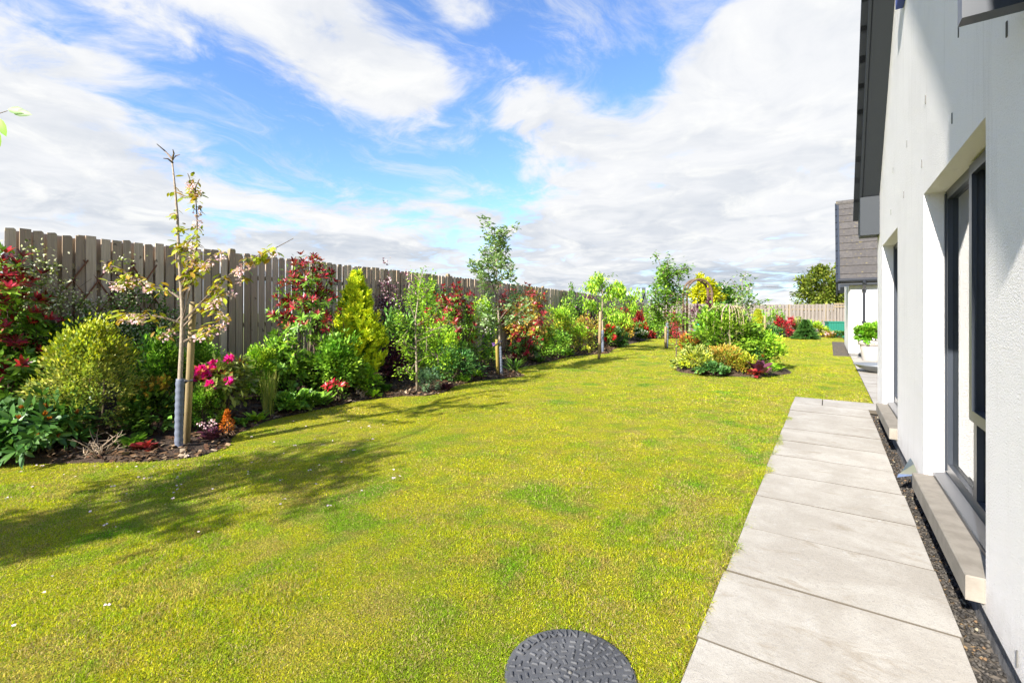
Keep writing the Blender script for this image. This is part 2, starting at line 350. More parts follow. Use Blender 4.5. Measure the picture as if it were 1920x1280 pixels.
def lawn_col(x, y):
    n1 = fbm(x*1.6, y*1.6, 3, 4); n2 = fbm(x*3.2, y*3.2, 11, 3); n3 = fbm(x*5+4, y*5, 23, 3); n4 = fbm(x*.45, y*.45, 41, 2)
    base = np.array([.35, .355, .014])[None]+np.zeros((len(x), 1))
    gr = np.clip((n1-.52)*5.5, 0, 1)*np.clip((n2-.33)*4, 0, 1)
    spot = np.clip((fbm(x*2.1+31, y*2.1, 77, 3)-.60)*8, 0, 1)
    gr = np.clip(gr*.4+spot*.95*np.clip((n2-.3)*4, 0, 1), 0, 1)[:, None]
    base = base*(1-gr)+np.array([.12, .255, .012])*gr
    tn = np.clip((n3-.60)*6, 0, 1)[:, None]*np.clip(1.2-n1*1.1, 0, 1)[:, None]*.6
    base = base*(1-tn)+np.array([.40, .29, .12])*tn
    n5 = fbm(x*6.5+3, y*6.5, 131, 3); n6 = fbm(x*13, y*13+7, 171, 2)
    tu = np.clip((n5-.56)*10, 0, 1)[:, None]*.6; base = base*(1-tu)+np.array([.14, .27, .012])*tu
    br = np.clip((n6-.60)*8, 0, 1)[:, None]*.55; base = base*(1-br)+np.array([.30, .205, .075])*br
    yl = np.clip((n4-.5)*4, 0, 1)[:, None]*.5
    return 1.5*np.array([1.03, 1, 1])*(base*(1-yl*.8)+np.array([.43, .365, .013])*yl*.8)
fld = MB(); fld.quad((-900, -900, -.16), (900, -900, -.16), (900, 1500, -.16), (-900, 1500, -.16))
tag(fld.build('ground', M['field']), 'flat green land around the garden', 'ground', kind='structure')
# lawn sheet
xs, ys = np.arange(-9.6, .62, .1), np.arange(-3, 32.6, .1)
gx, gy = np.meshgrid(xs, ys); V = np.stack([gx.ravel(), gy.ravel(), .012*(fbm(gx.ravel()*.8, gy.ravel()*.8, 5)-.5)-.012], 1)
nx = len(xs); idx = np.arange(len(V)).reshape(len(ys), nx)
F = np.stack([idx[:-1, :-1], idx[:-1, 1:], idx[1:, 1:], idx[1:, :-1]], -1).reshape(-1, 4)
cx, cy = V[F].mean(1)[:, 0], V[F].mean(1)[:, 1]
keep = np.where(cy < 8.62, cx < -.44, np.where(cy < 17.7, cx < .56, cx < .62)) & (cx > FX(cy)-.05) & (np.hypot(cx+.80, cy-1.555) > .17)
# snap the last column onto the path edge
lawn = link('lawn', trimesh('lawn', V, F[keep], lawn_col(V[:, 0], V[:, 1]), True), mat=M['lawn'])
tag(lawn, 'sunny yellow green mown lawn between the flower bed and the path', 'lawn', kind='structure')
# grass blades: many and fine close by, fewer and broader further off
rng = np.random.default_rng(4)
def blades(n, xr, yr, dlo, dhi, hgt, wid, curve, ring=None):
    x, y = rng.uniform(*xr, n), rng.uniform(*yr, n)
    if ring:
        q = rng.uniform(0, 2*math.pi, n); rr = rng.uniform(ring[2], ring[3], n); x, y = ring[0]+rr*np.cos(q), ring[1]+rr*np.sin(q)
    D = -SN*x+CS*y; u = (CS*x+SN*y)/np.maximum(D, .01)
    k = (D > dlo) & (D < dhi) & (np.abs(u) < 1.3) & (on_lawn(x, y) | ((x > -.5) & (x < -.447+.055*np.clip((fbm(y*3.1, y*0+.5, 301, 3)-.42)*4, 0, 1)) & (y < 8.6) & (ring is None) & (wid > .0028) & (wid < .0031)) | (ring is not None))
    edge_grow = rng.random(n) < .0
    x, y, D = x[k], y[k], D[k]; n = len(x); col = lawn_col(x, y)
    tall = np.clip((fbm(x*2.3, y*2.3, 8, 2)-.2)*1.6, .45, 1.15)
    near_path = (x > -.52) & (y < 8.6); tall = np.where(near_path, tall*1.15, tall)
    h = hgt*tall*rng.uniform(.55, 1.25, n); w = wid*rng.uniform(.7, 1.3, n)
    a = rng.uniform(0, 2*math.pi, n); lean = rng.uniform(.3, 1.5, n)
    d = np.stack([np.cos(a), np.sin(a), np.zeros(n)], 1); s = np.stack([-np.sin(a), np.cos(a), np.zeros(n)], 1)
    a2 = rng.uniform(0, 2*math.pi, n); s = s*np.cos(a2)[:, None]*.4+np.stack([np.cos(a2), np.sin(a2), np.zeros(n)], 1)*.6; s = nrm(s)
    b = np.stack([x, y, np.full(n, -.012)], 1)
    mid = b+d*(h*lean*.35)[:, None]; mid[:, 2] += h*.6
    tip = b+d*(h*lean)[:, None]; tip[:, 2] += h*(1.05-.45*lean)
    j = rng.random((n, 1)); dry = rng.random(n) < .22+.35*np.clip((fbm(x*2.7+9, y*2.7, 61, 3)-.5)*5, 0, 1)
    col = col*(.60+.8*j); col[dry] = np.array([.52, .41, .18])*(.6+.6*rng.random((dry.sum(), 1)))
    lush = rng.random(n) < .22; col[lush] = np.array([.26, .38, .02])*(.7+.6*rng.random((lush.sum(), 1)))
    V = np.stack([b-s*w[:, None]*.5, b+s*w[:, None]*.5, mid+s*w[:, None]*.42, mid-s*w[:, None]*.42, tip], 1).reshape(-1, 3)
    i = np.arange(n)[:, None]*5
    F = np.concatenate([i+np.array([[0, 1, 2]]), i+np.array([[0, 2, 3]]), i+np.array([[3, 2, 4]])])
    if wid > .0042:
        V = V.reshape(-1, 5, 3)[:, [0, 1, 4]].reshape(-1, 3); i = np.arange(n)[:, None]*3; return V, i+np.array([[0, 1, 2]]), np.repeat(col, 3, 0)
    return V, F, np.repeat(col, 5, 0)
sets = [blades(900000, (-5.2, -.40), (-.8, 4.2), .9, 3.3, .021, .0024, 1), blades(600000, (-7.5, -.40), (-.5, 9), 3.3, 6.2, .026, .0058, 1), blades(420000, (-9, .56), (2, 20), 6.2, 13, .028, .012, 1), blades(42000, (-.50, -.39), (.8, 8.6), .3, 9, .05, .003, 1), blades(2600, (0, 1), (0, 1), .3, 4, .032, .0029, 1, (-.80, 1.555, .238, .29)), blades(150000, (-9.6, .56), (7, 32), 13, 29, .032, .026, 1)]
Vs, Fs, Cs, b0 = [], [], [], 0
for v, f, c in sets: Vs.append(v); Fs.append(f+b0); Cs.append(c); b0 += len(v)
tag(link('grass', trimesh('grass', np.concatenate(Vs), np.concatenate(Fs), np.concatenate(Cs)), mat=M['grassm']), 'short mown grass blades of the lawn', 'grass', kind='stuff')
# long bed of bark mulch
eg = resample(EDGE, 160); fc = resample(np.array([[FX(EDGE[0][1]-1.6)-.05, EDGE[0][1]-1.6], [FX(28.7)-.05, 28.7]]), 160)
T = np.linspace(0, 1, 22); V = []
for e, f in zip(eg, fc):
    for t in T:
        p = e+(f-e)*t; z = -.015+.05*min(1, t*8)+.20*t**1.3+.035*(float(fbm(p[0:1]*6, p[1:2]*6, 9)[0])-.5)*min(1, t*10)
        V.append((p[0], p[1], z))
V = np.array(V); idx = np.arange(len(V)).reshape(160, len(T)); F = np.stack([idx[:-1, :-1], idx[1:, :-1], idx[1:, 1:], idx[:-1, 1:]], -1).reshape(-1, 4)
tag(link('soil_bed', trimesh('soil_bed', V, F, smooth=True), mat=M['soil']), 'dark bark mulch border along the timber fence', 'flower bed', kind='structure')
def bedz(t): return -.015+.05*min(1, t*8)+.20*t**1.3
def bed(px, t):                                 # a spot in the long bed: t=0 at the lawn edge, t=1 at the fence
    r = ray(px, 586); s = np.linspace(1, 45, 4000); x, y = r[0]*s, r[1]*s
    inb = x < edge_x(y); i0 = int(np.argmax(inb)); inf = x < FX(y); i1 = int(np.argmax(inf)) if inf.any() else 3999
    if (y[i1] > 28.4): i1 = int(np.argmax(y > 28.4))
    D = s[i0]+(s[i1]-s[i0])*t
    return np.array([r[0]*D, r[1]*D, bedz(t)-.02])
# island bed
a = np.linspace(0, 2*math.pi, 64, endpoint=False); V = [(ISL[0], ISL[1], .16)]; F = []
for k, fr in enumerate((.3, .6, .85, .97, 1.03)):
    for q in a: V.append((ISL[0]+isl_r(q)*fr*math.cos(q), ISL[1]+isl_r(q)*fr*math.sin(q), (.15, .12, .08, .045, -.02)[k]+.02*random.Random(int(q*100)+k).random()))
for j in range(64): F.append((0, 1+j, 1+(j+1) % 64))
for k in range(4):
    for j in range(64): F.append((1+k*64+j, 1+(k+1)*64+j, 1+(k+1)*64+(j+1) % 64, 1+k*64+(j+1) % 64))
mb = MB(); mb.add(V, F); tag(mb.build('island_soil_bed', M['soil'], smooth=True), 'round mulch bed in the middle of the lawn', 'flower bed', kind='structure')
# far bed before the end fence
V = []; F = []; xs = np.linspace(-9.4, 2.2, 40)
for x in xs:
    yb = 28.6+(x+9.52)*.363
    y0 = float(far_edge(np.array(x)))
    for t in np.linspace(0, 1, 6): V.append((x, y0+(yb-y0)*t, -.015+.05*min(1, t*5)+.05*t))
for i in range(39):
    for j in range(5): F.append((i*6+j, (i+1)*6+j, (i+1)*6+j+1, i*6+j+1))
mb = MB(); mb.add(V, F); tag(mb.build('end_soil_bed', M['soil'], smooth=True), 'mulch border at the foot of the end fence', 'flower bed', kind='structure')
# chips of bark lying on the near bed
n = 15000; t = rng.random(n)**1.6*.95; s = rng.integers(0, 110, n); p = eg[s]+(fc[s]-eg[s])*t[:, None]+rng.normal(0, .05, (n, 2))
z = np.array([bedz(q) for q in t])+.012; L = rng.uniform(.008, .04, n); Wd = L*rng.uniform(.25, .6, n); an = rng.uniform(0, 6.28, n); til = rng.normal(0, .35, (n, 2))
ok = p[:, 0] < edge_x(p[:, 1])-.01
d = np.stack([np.cos(an), np.sin(an), til[:, 0]], 1)*L[:, None]; e = np.stack([-np.sin(an), np.cos(an), til[:, 1]], 1)*Wd[:, None]
c = np.concatenate([p, z[:, None]], 1); V = np.stack([c-d-e, c+d-e, c+d+e, c-d+e, c+[0, 0, .006]], 1)[ok].reshape(-1, 3)
i = np.arange(ok.sum())[:, None]*5; F = np.concatenate([i+np.array([[0, 1, 4]]), i+np.array([[1, 2, 4]]), i+np.array([[2, 3, 4]]), i+np.array([[3, 0, 4]])])
pal = np.array([[.13, .075, .04], [.22, .15, .09], [.06, .035, .02], [.32, .25, .17], [.10, .05, .03]]); cc = pal[rng.choice(5, ok.sum(), p=[.3, .2, .3, .06, .14])]
tag(link('bark_chips', trimesh('bark_chips', V, F, np.repeat(cc, 5, 0)), mat=M['litter']), 'loose bark chips strewn over the border soil', 'bark chips', kind='stuff')
# fallen petals on the lawn under the cherry
pp = [(855, 128), (815, 135), (1005, 75), (1003, 135), (987, 216), (1220, 190), (1147, 437), (590, 405), (280, 710), (250, 795), (85, 985), (535, 62), (378, 107), (415, 125), (680, 62), (640, 178), (185, 180), (40, 245), (610, 873), (235, 58), (1440, 40), (1260, 52), (510, 322), (200, 55), (120, 92), (1415, 95)]
pts = [G(x/3.048, 860+y/3.048)[:2] for x, y in pp]+[(rng.uniform(-5.4, -3.6), rng.uniform(.9, 4.2)) for _ in range(40)]+[G(rng.uniform(500, 760), rng.uniform(790, 960))[:2] for _ in range(14)]
V, F, cl = [], [], []
for (x, y) in pts:
    for q in range(rng.integers(1, 4)):
        r = rng.uniform(.007, .013); a0 = rng.uniform(0, 6.28); b = len(V); cxy = (x+rng.normal(0, .008), y+rng.normal(0, .008))
        for k in range(5): V.append((cxy[0]+r*math.cos(a0+k*1.257), cxy[1]+r*math.sin(a0+k*1.257)*.7, .026+rng.uniform(0, .008)))
        F += [(b, b+1, b+2), (b, b+2, b+3), (b, b+3, b+4)]; cl += [(.75, .60, .64)]*5
tag(link('fallen_petals', trimesh('fallen_petals', np.array(V), np.array(F), np.array(cl)), mat=M['petal']), 'pale pink petals fallen on the grass', 'petals', kind='stuff')

# ---------------------------------------------------------------- slab path
path = empty('garden_path', (0, 0, 0), 'straight path of pale concrete slabs beside the house', 'path', kind='structure')
sm = MB().bbox(-.448, .448, -.297, .297, -.05, .0, .003).mesh('slab')
def dark_edges(me):                                  # sides and chamfers get a darker material than the top, so joints read dark
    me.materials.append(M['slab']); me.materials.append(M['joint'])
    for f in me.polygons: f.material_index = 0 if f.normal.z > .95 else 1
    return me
dark_edges(sm)
prng = random.Random(5)
for k in range(-5, 11):
    if k == 10: continue
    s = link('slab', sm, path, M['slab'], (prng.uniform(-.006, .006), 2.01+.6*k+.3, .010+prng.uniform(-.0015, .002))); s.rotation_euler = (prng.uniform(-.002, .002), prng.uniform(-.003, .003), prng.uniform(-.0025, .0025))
for x0, x1 in ((-.448, -.088), (-.082, .575)):
    w = (x1-x0)/2; link('slab', dark_edges(MB().bbox(-w, w, -.297, .297, -.05, 0, .003).mesh('slab')), path, M['slab'], ((x0+x1)/2, 8.31, .011))
bedding = MB(); bedding.box(-.46, .445, -1, 8.62, -.10, -.030); bedding.build('sand_bedding', M['soil'], path)
yard = empty('paved_yard', (0, 0, 0), 'grey paved strip running on behind the house corner', 'paving', kind='structure')
sm2 = dark_edges(MB().bbox(-.297, .297, -.297, .297, -.05, 0, .003).mesh('slab'))
for i in range(5):
    for j in range(15):
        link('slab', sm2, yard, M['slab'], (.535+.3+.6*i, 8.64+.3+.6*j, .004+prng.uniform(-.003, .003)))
MB().box(.53, 3.6, 8.63, 17.75, -.1, -.030).build('sand_bedding', M['soil'], yard)
gs = MB(); gs.quad((.40, -1, -.055), (.60, -1, -.055), (.60, 8.02, -.055), (.40, 8.02, -.055)); tag(gs.build('gravel_strip', M['gravel']), 'narrow dark gravel strip between path and house plinth', 'gravel', kind='structure')
gs = MB(); gs.box(.10, .56, 17.7, 26, -.1, .006); tag(gs.build('gravel_margin', M['gravel']), 'dark gravel margin at the foot of the far white wing', 'gravel', kind='structure')
# pebbles lying in the strip
V, F, cl = [], [], []
for q in range(2600):
    y = rng.uniform(.6, 7.9)**1.0; x = rng.uniform(.452, .56); r = rng.uniform(.005, .013)*(1.5 if rng.random() < .06 else 1); b = len(V); zc = -.05+rng.uniform(0, .006)
    V += [(x+r, y, zc), (x, y+r*.8, zc), (x-r, y, zc), (x, y-r*.8, zc), (x+rng.normal(0, .2)*r, y, zc+r*.8), (x, y, zc-r*.7)]
    F += [(b+i, b+(i+1) % 4, b+4) for i in range(4)]+[(b+(i+1) % 4, b+i, b+5) for i in range(4)]
    cl += [[(.035, .032, .03), (.06, .055, .05), (.09, .08, .07), (.17, .11, .065), (.28, .25, .18)][rng.choice(5, p=[.40, .32, .21, .05, .02])]]*6
tag(link('pebbles', trimesh('pebbles', np.array(V), np.array(F), np.array(cl), True), mat=M['litter']), 'small dark pebbles and leaf scraps in the drainage strip', 'pebbles', kind='stuff')

# ---------------------------------------------------------------- manhole cover
mh = empty('manhole_cover', (-.80, 1.555, -.022), 'round black drain cover with raised studs set in the grass', 'manhole cover')
MB().lathe([(.0001, .020), (.236, .020), (.242, .018), (.246, .012), (.246, -.03)], 72).build('cover_plate', M['manhole'], mh, True)
stud = MB().bbox(-.0125, .0125, -.0055, .0055, -.002, .0055, .003).mesh('stud')
cdir = YAW+math.pi/2                               # away from the camera
for q, (r, n) in enumerate(((.024, 4), (.052, 9), (.080, 13), (.108, 18), (.136, 22), (.163, 27))):
    for j in range(n):
        a = 2*math.pi*(j+.5*(q % 2))/n; s = link('stud', stud, mh, M['manhole'], (r*math.cos(a), r*math.sin(a), .020)); s.rotation_euler = (0, 0, a+(math.pi/2 if (j+q) % 2 else 0))
MB().lathe([(.0001, .025), (.006, .024), (.008, .019)], 12).build('centre_bolt', M['vent'], mh, True)
def rimtext(txt, a0, da, r=.208, size=.052):
    for i, ch in enumerate(txt):
        a = a0-da*i; fc_ = bpy.data.curves.new('letter', 'FONT'); fc_.body = ch; fc_.size = size; fc_.extrude = .0045; fc_.align_x = 'CENTER'; fc_.align_y = 'CENTER'; fc_.bevel_depth = .0008
        o = bpy.data.objects.new('letter', fc_); C.objects.link(o); dg = bpy.context.evaluated_depsgraph_get(); me = bpy.data.meshes.new_from_object(o.evaluated_get(dg)); bpy.data.objects.remove(o)
        me.materials.clear(); l = link('letter', me, mh, M['manhole'], (r*math.cos(a), r*math.sin(a), .0215)); l.rotation_euler = (0, 0, a-math.pi/2)
rimtext('POLYDRAIN', cdir+1.05, .155); rimtext('RE', cdir-1.70, .16)
for q, r in enumerate((.190, .218)):
    for j in range(34):
        a = 2*math.pi*(j+.5*q)/34; rel = (cdir-a+math.pi) % (2*math.pi)-math.pi
        if -1.2 < rel < .33 or 1.58 < rel < 2.02: continue
        s = link('stud', stud, mh, M['manhole'], (r*math.cos(a), r*math.sin(a), .020)); s.rotation_euler = (0, 0, a+(math.pi/2 if (j+q) % 2 else 0))

# ---------------------------------------------------------------- the house
WX, Y0, Y1, EZ, AY = .54, .62, 8.0, 2.60, 4.31
SL = .93; AZ = EZ+SL*(AY-Y0); RW = .66
house = empty('house', (WX, Y0, 0), 'white rendered house with dark grey windows and tall gable', 'house')
HO = (WX, Y0, 0)
W1, W2 = (2.72, 4.265, .225, 2.162), (5.758, 7.284, .225, 2.162); W3 = (1.45, 2.20, 2.31, 3.15)
wl = MB(); ZB = .085
def wq(y0, y1, z0, z1): wl.quad((WX, y1, z0), (WX, y0, z0), (WX, y0, z1), (WX, y1, z1))
H = W1[3]
wq(Y0, W1[0], ZB, H); wq(W1[0], W1[1], ZB, W1[2]-.05); wq(W1[1], W2[0], ZB, H); wq(W2[0], W2[1], ZB, W2[2]-.05); wq(W2[1], Y1, ZB, H)
wq(Y0, Y1, H, W3[2]); wq(Y0, W3[0], W3[2], EZ); wq(W3[1], Y1, W3[2], EZ)
za = lambda y: EZ+SL*min(y-Y0, Y1-y)
wl.quad((WX, W3[0], EZ), (WX, Y0, EZ), (WX, W3[0], za(W3[0])))
# gable above the eaves with the upper window cut out
wl.quad((WX, W3[1], W3[3]), (WX, W3[0], W3[3]), (WX, W3[0], za(W3[0])), (WX, W3[1], za(W3[1])))
wl.quad((WX, W3[1], EZ), (WX, W3[1], za(W3[1])), (WX, AY, AZ), (WX, Y1, EZ))
for (a_, b_, c_, d_) in (W1, W2, W3):
    wl.quad((WX, b_, c_), (WX, b_, d_), (WX+.30, b_, d_), (WX+.30, b_, c_)); wl.quad((WX, a_, c_), (WX+.30, a_, c_), (WX+.30, a_, d_), (WX, a_, d_))
    wl.quad((WX, a_, d_), (WX+.30, a_, d_), (WX+.30, b_, d_), (WX, b_, d_)); wl.quad((WX, a_, c_), (WX, b_, c_), (WX+.30, b_, c_), (WX+.30, a_, c_))
BX = 7.5
wl.quad((WX, Y0, ZB), (BX, Y0, ZB), (BX, Y0, EZ), (WX, Y0, EZ)); wl.quad((WX, Y1, ZB), (WX, Y1, EZ), (BX, Y1, EZ), (BX, Y1, ZB))
wl.quad((BX, Y0, ZB), (BX, Y1, ZB), (BX, Y1, EZ), (BX, AY, AZ), (BX, Y0, EZ)); wl.quad((WX, Y0, ZB), (WX, Y1, ZB), (WX+.02, Y1, ZB), (WX+.02, Y0, ZB))
wl.build('wall', M['render'], house, off=HO)
pl = MB(); pl.box(WX+.018, BX, Y0+.02, Y1-.02, -.25, ZB-.001); pl.build('plinth', M['plinth'], house, off=HO)
rm = MB(); rm.box(WX+.31, BX-.3, Y0+.3, Y1-.3, .1, 2.45); o = rm.build('room', M['inner'], house, off=HO)
# cut window holes in the room shell by leaving its garden side open
me = o.data; import bmesh; bm = bmesh.new(); bm.from_mesh(me)
bmesh.ops.delete(bm, geom=[f for f in bm.faces if f.calc_center_median().x < .35], context='FACES'); bm.to_mesh(me); bm.free()
def bar(mb, x0, x1, y0, y1, z0, z1): return mb.bbox(x0, x1, y0, y1, z0, z1, .004)
def window(w, parentoff):
    a_, b_, c_, d_ = w; fx0, fx1 = WX+.112, WX+.182; t = .062; m_ = (a_+b_)/2; zt = .78
    win = bpy.data.objects.new('window', None); C.objects.link(win); win.parent = house; win.location = (0, a_-Y0, c_)
    off = (WX, a_, c_)
    f = MB(); zb = c_+.045
    for (p, q, r_, s_) in ((a_+.002, a_+t, zb, d_-.002), (b_-t, b_-.002, zb, d_-.002), (m_-.032, m_+.032, zb+t, d_-t), (a_+t, b_-t, zb, zb+t), (a_+t, b_-t, d_-t, d_-.002), (a_+t, m_-.032, zt-.035, zt+.035)):
        f.box(fx0, fx1, p, q, r_, s_)
    f.box(fx0-.008, fx0, b_-.028, b_-.004, zb+.01, d_-.02)
    f.build('frame', M['frame'], win, off=off)
    s = MB(); sx0, sx1 = fx0-.022, fx0-.001; st = .058
    for (p, q, r_, s_) in ((a_+.03, a_+.03+st, zt-.02, d_-.02), (m_+.012-st, m_+.012, zt-.02, d_-.02), (a_+.03+st, m_+.012-st, zt-.02, zt-.02+st), (a_+.03+st, m_+.012-st, d_-.02-st, d_-.02)):
        s.box(sx0, sx1, p, q, r_, s_)
    s.build('opening_sash', M['frame'], win, off=off)
    for (p, q, r_, s_) in ((m_+.034, b_-t-.002, zb+t+.002, d_-t-.002), (a_+t+.002, m_-.034, zb+t+.002, zt-.037), (a_+t+.002, m_-.034, zt+.037, d_-t-.002)):
        MB().box(fx0+.026, fx0+.034, p, q, r_, s_).build('pane', M['glass'], win, off=off)
    k = MB(); k.prism([(WX+.052, c_+.004), (WX+.052, c_+.022), (fx0+.02, c_+.044), (fx0+.02, c_+.004)], 1, a_+.004, b_-.004)
    k.box(WX+.045, WX+.0519, a_+.004, b_-.004, c_-.006+.012, c_+.026); k.build('metal_cill', M['frame'], win, off=off)
    st_ = MB(); st_.v = []
    V = [(WX-.062, a_-.012, c_-.102), (WX+.10, a_-.012, c_-.102), (WX+.10, b_-.006, c_-.102), (WX-.062, b_-.006, c_-.102)]
    st_.bbox(WX-.062, WX+.16, a_+.002, b_-.002, c_-.102, c_+.002, .005)
    st_.build('stone_sill', M['stone'], win, off=off)
window(W1, 0); window(W2, 0)
# open sash of the upper window, swung square to the wall
up = bpy.data.objects.new('upper_window', None); C.objects.link(up); up.parent = house; up.location = (0, W3[0]-Y0, W3[2]); uo = (WX, W3[0], W3[2])
s = MB(); ys0, ys1 = 2.13, 2.193; x0, x1, z0, z1 = .366, .86, 2.326, 3.13; t = .07
t = .10
for (p, q, r_, s_) in ((x0, x0+t, z0, z1), (x1-t, x1, z0, z1), (x0+t, x1-t, z0, z0+t), (x0+t, x1-t, z1-t, z1)): s.box(p, q, ys0, ys1, r_, s_)
s.build('opening_sash', M['frame'], up, off=uo); MB().box(x0+t, x1-t, ys0+.024, ys0+.034, z0+t, z1-t).build('pane', M['glass'], up, off=uo)
f = MB()
for (p, q, r_, s_) in ((W3[0]+.002, W3[0]+.06, W3[2]+.01, 3.14), (W3[0]+.06, W3[1]-.002, W3[2]+.01, W3[2]+.07)): f.box(WX+.11, WX+.18, p, q, r_, s_)
f.build('frame', M['frame'], up, off=uo)
# roof: two slopes, verge tiles, barge board and soffit on the garden gable
roof = bpy.data.objects.new('roof', None); C.objects.link(roof); roof.parent = house; roof.location = (0, AY-Y0, AZ)
ro = (WX, AY, AZ); VX = .335; ov = .20
for sg in (1, -1):
    ye = AY+sg*(Y1-AY+ov*.55); zs = lambda y, dz: AZ-SL*abs(y-AY)+dz
    def slope_prism(x0, x1, d0, d1, ya, yb):
        m = MB(); m.prism([(ya, zs(ya, d0)), (yb, zs(yb, d0)), (yb, zs(yb, d1)), (ya, zs(ya, d1))], 0, x0, x1); return m
    slope_prism(VX+.02, WX-.001, -.028, -.002, AY+sg*.001, ye-sg*.02).build('soffit', M['soffit'], roof, off=ro)
    slope_prism(VX-.002, VX+.0195, -.06, .16, AY+sg*.001, ye).build('barge_board', M['soffit'], roof, off=ro)
    slope_prism(VX+.0198, BX+.2, .165, .20, AY+sg*.001, ye).build('roof_deck', M['slate'], roof, off=ro)
    ln = abs(ye-AY)*math.hypot(1, SL); nT = int(ln/.315)
    for k in range(nT+1):
        d0 = ln-.315*k; 
        if d0 < .3: break
        ya, yb = AY+sg*d0/math.hypot(1, SL), AY+sg*(d0-.40)/math.hypot(1, SL)
        m = MB(); za_, zb_ = zs(ya, .245), zs(yb, .215); y0_, y1_ = ya, yb
        m.prism([(ya, zs(ya, .13)), (ya, za_), (yb, zb_), (yb, zs(yb, .13))], 0, VX-.060, VX-.0022); m.prism([(ya, zs(ya, .207)), (ya, za_), (yb, zb_), (yb, zs(yb, .202))], 0, VX-.0021, VX+.28)
        m.build('verge_tile', M['slate'], roof, off=ro)
    if sg > 0:
        bx = MB(); bx.prism([(ye-.02, EZ-.20), (Y1-.0005+.002, EZ-.24), (Y1-.34, EZ-.24+.0), (Y1-.34, EZ+.26), (ye-.02, EZ-.02)], 0, VX+.002, WX-.0015); bx.build('box_end', M['soffit'], roof, off=ro)
        bx2 = MB(); bx2.tube([(VX+.02, ye+.04, EZ-.02), (BX, ye+.04, EZ-.02)], .055, 10); bx2.build('gutter', M['pipe'], roof, off=ro)
# wall fittings
v0 = MB().bbox(-.010, .010, -.036, .036, -.006, .004, .002).mesh('weep_vent')
for px, py, w in ((1736, 187, 1), (1786, 222, .45), (1889, 55, .9), (1798, 60, .4), (1701, 270, .5), (1729, 307, .4), (1675, 320, .5), (1695, 365, .4), (1671, 398, .5), (1909, 1235, .6)):
    r = ray(px, py); D = WX/r[0]; o = link('weep_vent', v0, house, M['vent'], (-.003, r[1]*D-Y0, CAMZ+r[2]*D)); o.rotation_euler = (math.pi/2, 0, -math.pi/2); o.scale = (w*.6, .8, .4)
al = empty('alarm_box', (WX, 5.23, 4.03), 'small blue alarm box high on the white gable', 'alarm box')
MB().bbox(-.055, 0, -.10, .10, 0, .24, .02).build('cover', M['blue'], al); MB().box(-.058, -.0552, -.05, .05, .09, .15).build('badge', M['pot'], al)
# crumpled strip of flashing poking out at the wall foot
fl = MB(); b = np.array([WX-.002, 4.58, .15]); pr = [(0, -.075, .0), (-.02, -.055, .07), (-.035, 0, .10), (-.012, .05, .06), (0, .062, -.02)]; tip = [(-.115, -.03, -.055), (-.105, -.018, -.03), (-.09, 0, -.025), (-.08, .012, -.04), (-.07, .015, -.065)]
V = [b+np.array(p) for p in pr]+[b+np.array(p) for p in tip]; fl.add(V, [(i, i+1, 6+i, 5+i) for i in range(4)])
o = fl.build('metal_flashing', M['foil']); so = o.modifiers.new('s', 'SOLIDIFY'); so.thickness = .002; tag(o, 'crumpled shiny metal flashing poking out at the wall foot', 'flashing')
# ---------------------------------------------------------------- far wing
wing = empty('house_wing', (.5, 17.8, 0), 'low white wing with brown tiled roof behind the planter', 'house'); wo_ = (.5, 17.8, 0)
wg = MB(); wx, wy0, wy1, we = .5, 17.8, 22.9, 2.42; my = (wy0+wy1)/2; wr = we+.02+1.06*(my-wy0)
wg.quad((wx, wy0, .08), (9, wy0, .08), (9, wy0, we), (wx, wy0, we)); wg.quad((wx, wy1, .08), (wx, wy0, .08), (wx, wy0, we), (wx, my, wr), (wx, wy1, we)); wg.quad((9, wy1, .08), (wx, wy1, .08), (wx, wy1, we), (9, wy1, we)); wg.build('wall', M['render'], wing, off=wo_)
MB().box(wx+.015, 9, wy0+.015, wy1, -.2, .0795).build('plinth', M['plinth'], wing, off=wo_)
wroof = bpy.data.objects.new('roof', None); C.objects.link(wroof); wroof.parent = wing; wroof.location = (0, my-wy0, wr); wro = (wx, my, wr)
zf = lambda y, d: wr-1.06*abs(y-my)+d
VXW = .245
for sg in (-1, 1):
    ye = my+sg*(my-wy0+.26); m = MB(); m.prism([(my+sg*.001, zf(my, .03)), (ye, zf(ye, .03)), (ye, zf(ye, .08)), (my+sg*.001, zf(my, .08))], 0, VXW+.03, 9.2); m.build('roof_deck', M['slate'], wroof, off=wro)
    m = MB(); m.prism([(my+sg*.001, zf(my, -.13)), (ye, zf(ye, -.13)), (ye, zf(ye, .13)), (my+sg*.001, zf(my, .13))], 0, VXW-.02, VXW+.0295); m.build('barge_board', M['frame'], wroof, off=wro)
    m = MB(); m.prism([(my+sg*.001, zf(my, -.03)), (ye, zf(ye, -.03)), (ye, zf(ye, -.005)), (my+sg*.001, zf(my, -.005))], 0, VXW+.0298, wx-.001); m.build('soffit', M['frame'], wroof, off=wro)
sl = math.hypot(1, 1.06); ye = wy0-.26; LN = (my-ye)*sl; tm = MB(); tm.prism([(0, .0), (0, .045), (.40, .022), (.40, .0)], 0, -.1645, .1645)
tm = tm.mesh('roof_tile'); ang = math.atan(1.06)
nrow = 11; gp = LN/nrow
for r_ in range(nrow):
    for c_ in range(12):
        yy = ye+gp*r_/sl; x_ = VXW+.196+.33*c_
        o = link('roof_tile', tm, wroof, M['tile'], (x_-wx, yy-my, zf(yy, .088)-wr)); o.rotation_euler = (ang, 0, 0)
cpm = MB(); cpm.prism([(-.02, -.06), (-.02, .055), (.36, .03), (.36, -.06)], 0, -.03, .03); cpm = cpm.mesh('verge_cap')
